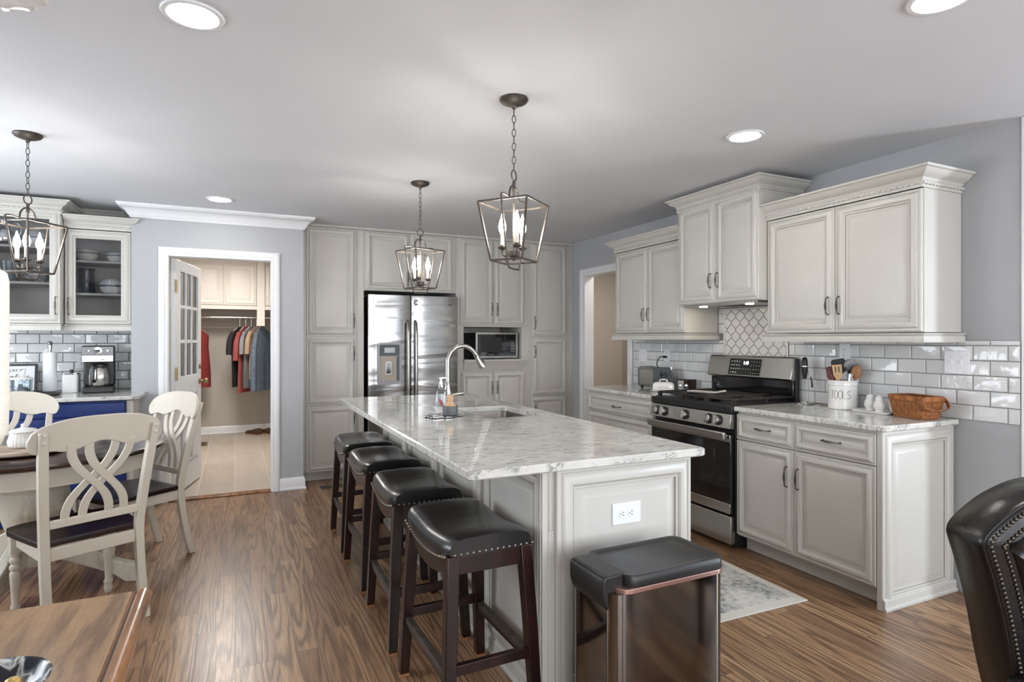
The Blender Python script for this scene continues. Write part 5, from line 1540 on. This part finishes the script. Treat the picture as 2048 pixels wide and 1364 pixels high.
for x in (-.06, .06):
    for y in (-.09, .12): MB('blackp').lathe([(0, 0), (.012, 0), (.012, .015), (0, .015)], 10, (x, y, 0)).build('foot', to)
outlet((WX - .0105, 4.53, 1.196), RZ, 'white double light switch beside the doorway, above the toaster', False, 2, w=.117)
ol = outlet((WX - .0105, 4.19, 1.205), RZ, 'white wall outlet with a black plug, above the toaster')
cd_ = thing('power_cable', 'black power cord looping from the outlet down behind the toaster', 'cord', (0, 0, 0))
mb = MB('blackp').tube(catmull([(3.478, 4.19, 1.19), (3.455, 4.19, 1.192), (3.40, 4.175, 1.185), (3.33, 4.12, 1.12), (3.30, 3.97, 1.06), (3.30, 3.958, .99), (3.315, 3.962, .94)], 6), .0045, 8)
mb.box(3.462, 4.178, 1.180, 3.486, 4.202, 1.200)
mb.build('cord', cd_, smooth=50)
bd = thing('butter_dish', 'white ceramic butter dish with handled lid in front of the toaster', 'butter dish', (3.165, 3.835, Z), R(49))
MB('ceramic').loft([[(x * q, y * q, z) for x, y in rrect(-.06, -.105, .06, .105, .02, 5)] for q, z in ((.8, 0), (1, .010), (1, .013), (.9, .008))]).build('base_plate', bd, smooth=50)
lo_ = MB('ceramic').loft([[(x, y, z) for x, y in rrect(-.045 * q, -.085 * q, .045 * q, .085 * q, .022 * q, 5)] for q, z in ((1, .014), (1, .05), (.94, .066), (.80, .076), (.4, .080))]).build('lid', bd, smooth=50)
MB('ceramic').tube(catmull([(0, -.03, .078), (0, -.022, .096), (0, .022, .096), (0, .03, .078)], 5), .006, 8).build('handle', lo_, smooth=60)
text('BUTTER', .030, lo_, (-.0455, 0, .034), (R(90), 0, R(-90)), 'embossed', 'lettering', ext=.0004, sx=.8)
t = thing('glass_bottle', 'clear glass bottle with steel top behind the butter dish', 'bottle', (3.40, 4.02, Z))
MB('glassb').lathe([(0, 0), (.024, 0), (.027, .005), (.027, .10), (.012, .135), (.010, .165), (0, .165)], 18).build('bottle', t)
MB('chrome').lathe([(0, .165), (.012, .165), (.011, .185), (0, .187)], 14).build('cap', t)
bxn = thing('recipe_box', 'dark brown wooden box with a cream front behind the butter dish', 'box', (3.395, 3.83, Z))
MB('espresso').box(-.05, -.07, 0, .05, .05, .095).mat('creamcer').box(-.0525, -.03, .01, -.0495, .04, .085).build('box_body', bxn, bev=.003)
for i, (x, y, l) in enumerate(((3.255, 3.735, 'clear glass salt shaker with steel cap, left one of the pair by the range'), (3.275, 3.690, 'clear glass pepper shaker with steel cap, right one of the pair by the range'))):
    t = thing('glass_shaker', l, 'shaker', (x, y, Z))
    MB('glassb').lathe([(0, 0), (.018, 0), (.020, .004), (.014, .045), (.013, .052), (0, .052)], 16).build('shaker_body', t)
    MB('paper' if i == 0 else 'granola').lathe([(0, .003), (.0155, .004), (.013, .026), (0, .026)], 14).build('contents', t)
    MB('chrome').lathe([(0, .052), (.014, .052), (.013, .062), (.007, .069), (0, .070)], 16).build('cap', t)
sr = thing('spoon_rest', 'cream ceramic spoon rest lying on the range grates', 'spoon rest', (3.045, 3.235, .9615), R(-60))
mb = MB('creamcer')
sh_ = []
for i in range(15):
    q = i / 14
    w_ = .014 + .034 * math.sin(PI * min(1, q / .62) ** 1.1) * (1 if q < .62 else 0) + (.006 * smooth((q - .6) / .4))
    w_ = (.010 + .040 * math.sin(PI * q / .6)) if q < .56 else .0185
    sh_.append((-.13 + .27 * q, w_))
loops = []
for x, w_ in sh_:
    zc = .004 + .012 * smooth((x - .07) / .06)
    loops.append([(x, -w_, zc + .010), (x, -w_ * .8, zc), (x, w_ * .8, zc), (x, w_, zc + .010), (x, w_ * .75, zc + .006), (x, -w_ * .75, zc + .006)])
mb.loft(loops).build('rest_body', sr, smooth=60)

mf = thing('milk_frother', 'black handled milk frother on its wire stand beside the range', 'milk frother', (3.415, 2.715, Z + .0085))
MB('blackp').lathe([(0, .155), (.010, .157), (.016, .185), (.020, .23), (.019, .27), (.015, .292), (.008, .298), (0, .299)], 18).build('handle', mf, smooth=50)
MB('chrome').lathe([(.0205, .236), (.0215, .236), (.0215, .242), (.0205, .242)], 20).build('grip_ring', mf)
MB('chrome').tube([(0, 0, .157), (0, 0, .012)], .0016, 6).tube([(.010 * math.cos(2*PI*k/12), .010 * math.sin(2*PI*k/12), .010) for k in range(12)], .002, 6, closed=True).build('whisk', mf)
MB('chrome').tube([(.022, 0, .239), (.034, 0, .20), (.034, -.004, .004)], .0018, 6).tube([(.03 * math.cos(2*PI*k/20), .03 * math.sin(2*PI*k/20), .002) for k in range(20)], .002, 6, closed=True).build('wire_stand', mf)
MB('blackp').tube([(.028, -.022, .17), (.03, -.03, .135), (.029, -.034, .10)], [.004, .005, .006], 8).build('spare_whisk', mf)
for i, (x, y, z, l) in enumerate(((3.405, 2.715, Z, 'round grey stone coaster under the milk frother'), (3.455, 2.575, Z, 'grey round coaster partly behind the crock, beside the frother stand'))):
    t = MB('greywood' if i else 'nickel').lathe([(0, 0), (.066, 0), (.068, .002), (.067, .007), (.064, .008), (0, .008)] if not i else [(0, 0), (.045, 0), (.046, .003), (.044, .006), (0, .006)], 32).build('coaster', loc=(x, y, z))
    tag(t, l, 'coaster')

cr = thing('utensil_crock', 'white ceramic crock reading TOOLS full of kitchen utensils', 'crock', (3.385, 2.425, Z), R(-63))
MB('ceramic').lathe([(0, 0), (.076, 0), (.080, .004), (.080, .142), (.084, .146), (.084, .172), (.081, .176), (.075, .176), (.074, .01), (0, .01)], 40).build('crock_body', cr, smooth=40)
def engraved(word, h, r, z, parent, step=17, w=.021):
    """tall thin hand-drawn capitals running round the crock"""
    O = [(.5 + .5 * math.cos(2 * PI * k / 20), .5 + .5 * math.sin(2 * PI * k / 20)) for k in range(21)]
    S = [(x, y) for x, y, _ in catmull([(.95, .85, 0), (.6, 1, 0), (.15, .85, 0), (.2, .62, 0), (.75, .42, 0), (.85, .15, 0), (.45, 0, 0), (.05, .14, 0)], 4)]
    glyphs = {'T': [[(0, 1), (1, 1)], [(.5, 1), (.5, 0)]], 'O': [O], 'L': [[(0, 1), (0, 0), (.9, 0)]], 'S': [S]}
    mb = MB('crockletter')
    for i, c in enumerate(word):
        a0 = R(-90 + (i - (len(word) - 1) / 2) * step)
        for line in glyphs[c]:
            pts = []
            for x, y in line:
                a = a0 + (x - .5) * w / r
                pts.append((r * math.cos(a), r * math.sin(a), z + y * h))
            mb.tube(pts, .0011, 6)
    mb.build('lettering', parent, smooth=60)
engraved('TOOLS', .048, .0803, .066, cr)
def utensil(name, label, head, hm, x, y, lean, az, rz, m2=None, hl=.20):
    t = thing(name, label, 'utensil', (3.385 + x, 2.425 + y, Z + .014), 0, 'kitchen utensils in the crock')
    o = head.build('head', t, smooth=50)
    hd_ = MB(hm).tube([(0, 0, 0), (0, 0, hl)], [.006, .007], 8).build('handle', t)
    mt = Matrix.Rotation(R(az), 4, 'Z') @ Matrix.Rotation(R(lean), 4, 'X') @ Matrix.Rotation(R(rz), 4, 'Z')
    for c in (o, hd_): c.rotation_euler = mt.to_euler()
    return t
def flat_head(m, pts, th, slots=()):
    mb = MB(m).loft([[(x, y, z) for x, z in pts] for y in (-th, th)])
    if slots:
        mb.mat('darkslot')
        for a, b, c, d in slots: mb.box(a, -th - .0006, b, c, th + .0006, d)
    return mb
LEFT, TOWARD = Vector((-.58, .815)), Vector((-.815, -.58))      # as seen by someone standing at the island
_ut = utensil
def put(name, label, head, hm, d, tw, lean, az, turn=0, hl=.20):
    o = LEFT * d + TOWARD * tw
    return _ut(name, label, head, hm, o.x, o.y, lean, az, -54.6 - az + turn, hl=hl)
put('slotted_turner', 'slotted bamboo turner at the front of the utensil crock', flat_head('bamboo', [(-.010, .165), (.010, .165), (.024, .195), (.027, .258), (-.027, .258), (-.024, .195)], .004, ((-.012, .212, -.006, .246), (.006, .212, .012, .246))), 'bamboo', .004, .040, 6, 215)
put('spatula', 'maroon silicone spatula leaning to the left in the utensil crock', flat_head('maroon', [(-.012, .160), (.012, .160), (.026, .175), (.026, .24), (.018, .25), (-.026, .245), (-.028, .18)], .006), 'woodspoon', .024, .018, 10, 215)
put('serving_turner', 'large black turner at the back of the utensil crock', flat_head('blackp', [(-.010, .19), (.010, .19), (.038, .215), (.040, .275), (.028, .295), (-.036, .285), (-.042, .27), (-.036, .22)], .005), 'blackp', .008, -.035, 3, 215, hl=.22)
put('pasta_server', 'black speckled spoon in the middle of the utensil crock', MB('granola').ball((0, 0, .250), .034, 12, .95, .35, 1.25), 'blackp', -.020, -.020, 4, 35, hl=.23)
put('wooden_spoon', 'brown wooden spoon on the right of the utensil crock', MB('woodspoon').ball((0, 0, .215), .030, 12, .95, .28, 1.45), 'woodspoon', -.036, .020, 10, 35)
wk = MB('chrome')
for k in range(5):
    a = PI * k / 5
    wk.tube(catmull([(.004 * math.cos(a), .004 * math.sin(a), .17), (.020 * math.cos(a), .020 * math.sin(a), .22), (.013 * math.cos(a), .013 * math.sin(a), .256), (0, 0, .263), (-.013 * math.cos(a), -.013 * math.sin(a), .256), (-.020 * math.cos(a), -.020 * math.sin(a), .22), (-.004 * math.cos(a), -.004 * math.sin(a), .17)], 4), .0015, 5)
put('whisk', 'steel wire whisk at the right edge of the utensil crock', wk, 'nickel', -.034, -.016, 9, 35)
put('tongs', 'short steel tongs in front of the wooden spoon in the utensil crock', MB('chrome').box(-.012, -.003, .15, -.004, .003, .205).box(.004, -.003, .15, .012, .003, .205), 'chrome', -.022, .040, 6, 35)

tr2 = thing('ceramic_tray', 'white rectangular ceramic tray under the two white shakers', 'tray', (3.36, 2.205, Z), R(-1))
MB('ceramic').loft([[(x * q, y * q, z) for x, y in rrect(-.065, -.115, .065, .115, .02, 5)] for q, z in ((.88, 0), (.97, .008), (1, .014), (.98, .015), (.9, .008))]).build('tray_dish', tr2, smooth=50)
shp = [(0, 0), (.022, 0), (.026, .004), (.022, .010), (.030, .024), (.033, .040), (.028, .058), (.022, .066), (.021, .070), (.023, .074), (.019, .086), (.010, .096), (0, .098)]
for y, x, l in ((2.243, 3.375, 'white ceramic shaker on the tray, left of the pair'), (2.172, 3.350, 'white ceramic shaker on the tray, beside the basket')):
    t = MB('ceramic').lathe(shp, 24).build('ceramic_shaker', loc=(x, y, Z + .0085), smooth=50)
    tag(t, l, 'shaker')
t = MB('ceramic').lathe([(0, 0), (.027, 0), (.034, .02), (.036, .05), (.033, .072), (.030, .072), (.031, .04), (0, .01)], 72, ripple=(18, .03, .005, .072)).build('ribbed_cup', loc=(3.402, 2.112, Z + .0155), smooth=60)
tag(t, 'white ribbed cup half hidden behind the basket', 'cup')
bk = thing('basket', 'honey brown woven splint basket with folded wooden handle', 'basket', (3.345, 1.970, Z), R(-14))
def bz(z): return .80 + .20 * z / .115
mb = MB('woodspoon')
bw, bl = .072, .108
mb.loft([rr(-bw * .80, -bl * .80, bw * .80, bl * .80, .012, .001), rr(-bw * .99, -bl * .99, bw * .99, bl * .99, .016, .108), rr(-bw * .94, -bl * .94, bw * .94, bl * .94, .014, .108), rr(-bw * .76, -bl * .76, bw * .76, bl * .76, .010, .006)])
mb.build('basket_lining', bk, smooth=40)
wv = MB('splint')
for k in range(6):
    z = .008 + k * .0162
    path = rrect(-bw * bz(z), -bl * bz(z), bw * bz(z), bl * bz(z), .016, 3)
    P = []
    per = 0
    pts = path + [path[0]]
    for i in range(len(pts) - 1):
        a = Vector(pts[i]); b = Vector(pts[i + 1]); L = (b - a).length
        n = max(1, int(L / .008))
        for q in range(n):
            P.append((a + (b - a) * q / n, per + L * q / n))
        per += L
    m_ = len(P); loops = []
    cnt = max(1, round(per / .044))
    for i in range(m_):
        p, s = P[i]
        tng = (P[(i + 1) % m_][0] - P[i - 1][0]).normalized()
        nr = Vector((tng.y, -tng.x))
        o_ = .0022 + .0020 * math.sin(2 * PI * cnt * s / per + (PI if k % 2 else 0))
        c = p + nr * o_
        e = p + nr * (o_ + .002)
        loops.append([(c.x, c.y, z), (e.x, e.y, z), (e.x * 1.008, e.y * 1.008, z + .0136), (c.x * 1.008, c.y * 1.008, z + .0136)])
    wv.loft(loops, ring=True)
for side_ in range(4):
    n_ = 8 if side_ % 2 == 0 else 5
    for q in range(n_):
        f_ = -.86 + 1.72 * q / (n_ - 1)
        pts_ = []
        for z in (.004, .05, .104):
            k_ = bz(z)
            e_ = .0026
            if side_ == 0: pts_.append((bw * k_ + e_, f_ * bl * k_, z))
            elif side_ == 2: pts_.append((-bw * k_ - e_, f_ * bl * k_, z))
            elif side_ == 1: pts_.append((f_ * bw * k_, bl * k_ + e_, z))
            else: pts_.append((f_ * bw * k_, -bl * k_ - e_, z))
        ax = Vector((0, 1, 0)) if side_ % 2 == 0 else Vector((1, 0, 0))
        nx_ = Vector((1, 0, 0)) if side_ % 2 == 0 else Vector((0, 1, 0))
        wv.loft([[tuple(Vector(p) + ax * a + nx_ * b) for a, b in ((-.006, -.001), (.006, -.001), (.006, .001), (-.006, .001))] for p in pts_])
wv.build('woven_splints', bk, smooth=40)
rm = MB('basket')
rm.loft([rr(-bw * 1.03, -bl * 1.03, bw * 1.03, bl * 1.03, .018, .097), rr(-bw * 1.07, -bl * 1.06, bw * 1.07, bl * 1.06, .020, .099), rr(-bw * 1.08, -bl * 1.07, bw * 1.08, bl * 1.07, .020, .120), rr(-bw * 1.03, -bl * 1.03, bw * 1.03, bl * 1.03, .018, .123), rr(-bw * .95, -bl * .95, bw * .95, bl * .95, .016, .120)], cap1=False)
rm.build('rim', bk, smooth=40)
MB('basket').tube(catmull([(-.081, -.096, .108), (-.080, -.116, .088), (-.072, -.130, .064), (-.04, -.135, .054), (.0, -.136, .052), (.04, -.135, .054), (.072, -.130, .064), (.080, -.116, .088), (.081, -.096, .108)], 5), 0, flat=(.020, .004)).build('handle', bk, smooth=60)
for s in (-1, 1): MB('copper').ball((s * .080, -.096, .108), .006, 8).build('pivot', bk)
outlet((WX - .0105, 1.848, 1.222), RZ, 'white double light switch on the tile above the basket', False, 2, w=.123, h=.123)
outlet((WX - .0105, 2.49, 1.262), RZ, 'white outlet plate on the tile behind the utensil crock')

# ------------------------------------------------------------------ foreground furniture
ft = thing('side_table', 'worn brown wooden side table with carved edge moulding in the foreground', 'table', (-.95, 1.80, 0))
x0, x1, y0, y1 = -.75, .64, -.62, .545
MB('chestnut').box(x0, y0, .470, x1, y1, .497).build('tabletop', ft, bev=.003)
mb = MB('chestnutrim')
EDGE = [(0, -.045), (.030, -.045), (.048, -.036), (.055, -.024), (.054, -.010), (.046, -.001), (.034, .004), (.022, .003), (.014, -.002), (.010, -.006), (.004, -.006), (0, -.002)]
sweep(mb, [(x1, y0), (x1, y1 + .0)], EDGE, lambda x, y, q: (x, y, .4975 + q), side=1)
e_ = mb.build('edge_moulding', ft, smooth=35)
MB('espresso').box(x1 + .0045, y0 + .001, .491, x1 + .0098, y1 - .001, .4921).build('groove', e_)
MB('chestnut').box(x0 + .06, y0 + .06, .36, x1 - .06, y1 - .05, .4695).build('apron', ft, bev=.003)
for sx in (x0 + .09, x1 - .09):
    for sy in (y0 + .09, y1 - .09): MB('chestnutrim').lathe([(0, 0), (.028, 0), (.034, .03), (.026, .06), (.034, .2), (.036, .30), (.028, .32), (.036, .345), (0, .36)], 20, (sx, sy, 0)).build('leg', ft, smooth=40)
TZ = .4975
bwl = thing('decorative_bowl', 'black and white striped glazed bowl of ornamental balls in the foreground corner', 'bowl', (-.515, 1.715, TZ))
MB('bowl').lathe([(0, 0), (.06, 0), (.07, .008), (.105, .035), (.122, .060), (.124, .066), (.119, .064), (.10, .040), (.06, .016), (0, .012)], 48).build('bowl_body', bwl, smooth=50)
for i, (x, y, z, r, m) in enumerate(((-.045, .035, .045, .028, 'gold'), (.005, .0, .046, .030, 'gold'), (-.03, -.025, .046, .026, 'silver'), (.03, -.04, .048, .026, 'creamcer'), (-.075, .0, .058, .022, 'silver'), (.052, .0, .052, .020, 'gold'))):
    n_ = {'gold': 'gold', 'silver': 'silver', 'creamcer': 'cream'}[m]
    l_ = ['gold ornamental ball at the back of the striped bowl', 'large gold ornamental ball in the middle of the striped bowl', 'silver ornamental ball between the gold ones in the striped bowl', 'cream ornamental ball in the striped bowl', 'small silver ornamental ball at the left of the striped bowl', 'small gold ornamental ball near the right rim of the striped bowl'][i]
    t = MB(m).ball((0, 0, 0), r, 16).build('ornamental_ball', loc=(-.515 + x, 1.715 + y, TZ + z), smooth=80)
    tag(t, l_, 'ornament', 'ornamental balls in the striped bowl')
lp = thing('table_lamp', 'tall cream linen lamp shade at the edge of the picture above the side table', 'lamp', (-.770, 2.195, TZ))
MB('ceramic').lathe([(0, 0), (.08, 0), (.085, .012), (.06, .03), (.03, .06), (.05, .14), (.075, .22), (.06, .32), (.025, .40), (.016, .43), (.016, .50), (0, .50)], 32).build('lamp_base', lp, smooth=50)
MB('shade').lathe([(.03, .508), (.09, .512), (.145, .535), (.163, .58), (.165, .65), (.165, 1.02), (.160, 1.045), (.150, 1.052), (.146, 1.045), (.158, 1.01), (.160, .65), (.155, .58), (.14, .543), (.09, .519), (.03, .514)], 48).build('lamp_shade', lp, smooth=50)
MB('nickel').tube([(0, 0, .50), (0, 0, 1.06)], .004, 8).tube(catmull([(.0, 0, 1.055), (.06, 0, 1.05), (.12, 0, 1.055), (.14, .0, 1.09), (.135, 0, 1.11)], 4), .002, 6).build('harp', lp)

# leather chair in the lower corner, seen from the front with its padded back towards us
ac = thing('armchair', 'dark leather chair back with double rows of brass nailheads in the foreground corner', 'chair', (1.818, .897, 0), R(-25))
AW = .62
half = [(.135, .24), (.105, .34), (.080, .45), (.056, .58), (.026, .70), (.006, .765), (.0, .795), (.014, .825), (.06, .868), (.115, .905), (.20, .940), (AW / 2, .952)]
hp_ = [(x, z) for x, _, z in catmull([(x, 0, z) for x, z in half], 5)]
outl = hp_ + [(AW - x, z) for x, z in hp_[::-1][1:]]
def inset(P, d):
    n = len(P); out = []
    for i in range(n):
        a = Vector(P[max(i - 1, 0)]); b = Vector(P[min(i + 1, n - 1)])
        t = (b - a).normalized()
        out.append((P[i][0] + t.y * d, P[i][1] - t.x * d))
    return out
L0 = lambda P, y: [(x, y, z) for x, z in P]
MB('armleather').loft([L0(inset(outl, .018), -.004), L0(inset(outl, .006), .003), L0(outl, .018), L0(outl, .135), L0(inset(outl, .012), .150)]).build('back', ac, smooth=60)
MB('armleather').loft([L0(inset(outl, .068), -.003), L0(inset(outl, .075), -.018), L0(inset(outl, .10), -.030), L0(inset(outl, .14), -.036)]).build('back_pad', ac, smooth=60)
pp = inset(outl, .003)
MB('armleather').tube([(x, .002, z) for x, z in pp], .0035, 8).build('piping', ac, smooth=60)
nb = MB('nail')
for d_, r_ in ((.018, .0055), (.052, .0055)):
    P = inset(outl, d_); acc = 0
    for a, b in zip(P, P[1:]):
        a = Vector(a); b = Vector(b); n_ = max(1, int((b - a).length / .0004))
        for k in range(n_):
            acc += (b - a).length / n_
            if acc > .0125:
                p = a + (b - a) * k / n_
                acc = 0; nb.ball((p.x, -.006, p.y), r_, 8, 1, .7, 1)
nb.build('nailhead_trim', ac, smooth=60)
MB('armleather').loft([[(x, y, z) for x, y in rrect(.06, -.50, AW - .06, .03, .05, 5)] for z in (.30, .43)] + [[(x, y, .455) for x, y in rrect(.09, -.47, AW - .09, .0, .05, 5)]]).build('seat', ac, bev=.01, smooth=50)
for x in (.09, AW - .09):
    for y in (-.46, .09): MB('espresso').loft([[(x - h, y - h, z), (x + h, y - h, z), (x + h, y + h, z), (x - h, y + h, z)] for h, z in ((.016, 0), (.024, .305))]).build('leg', ac)
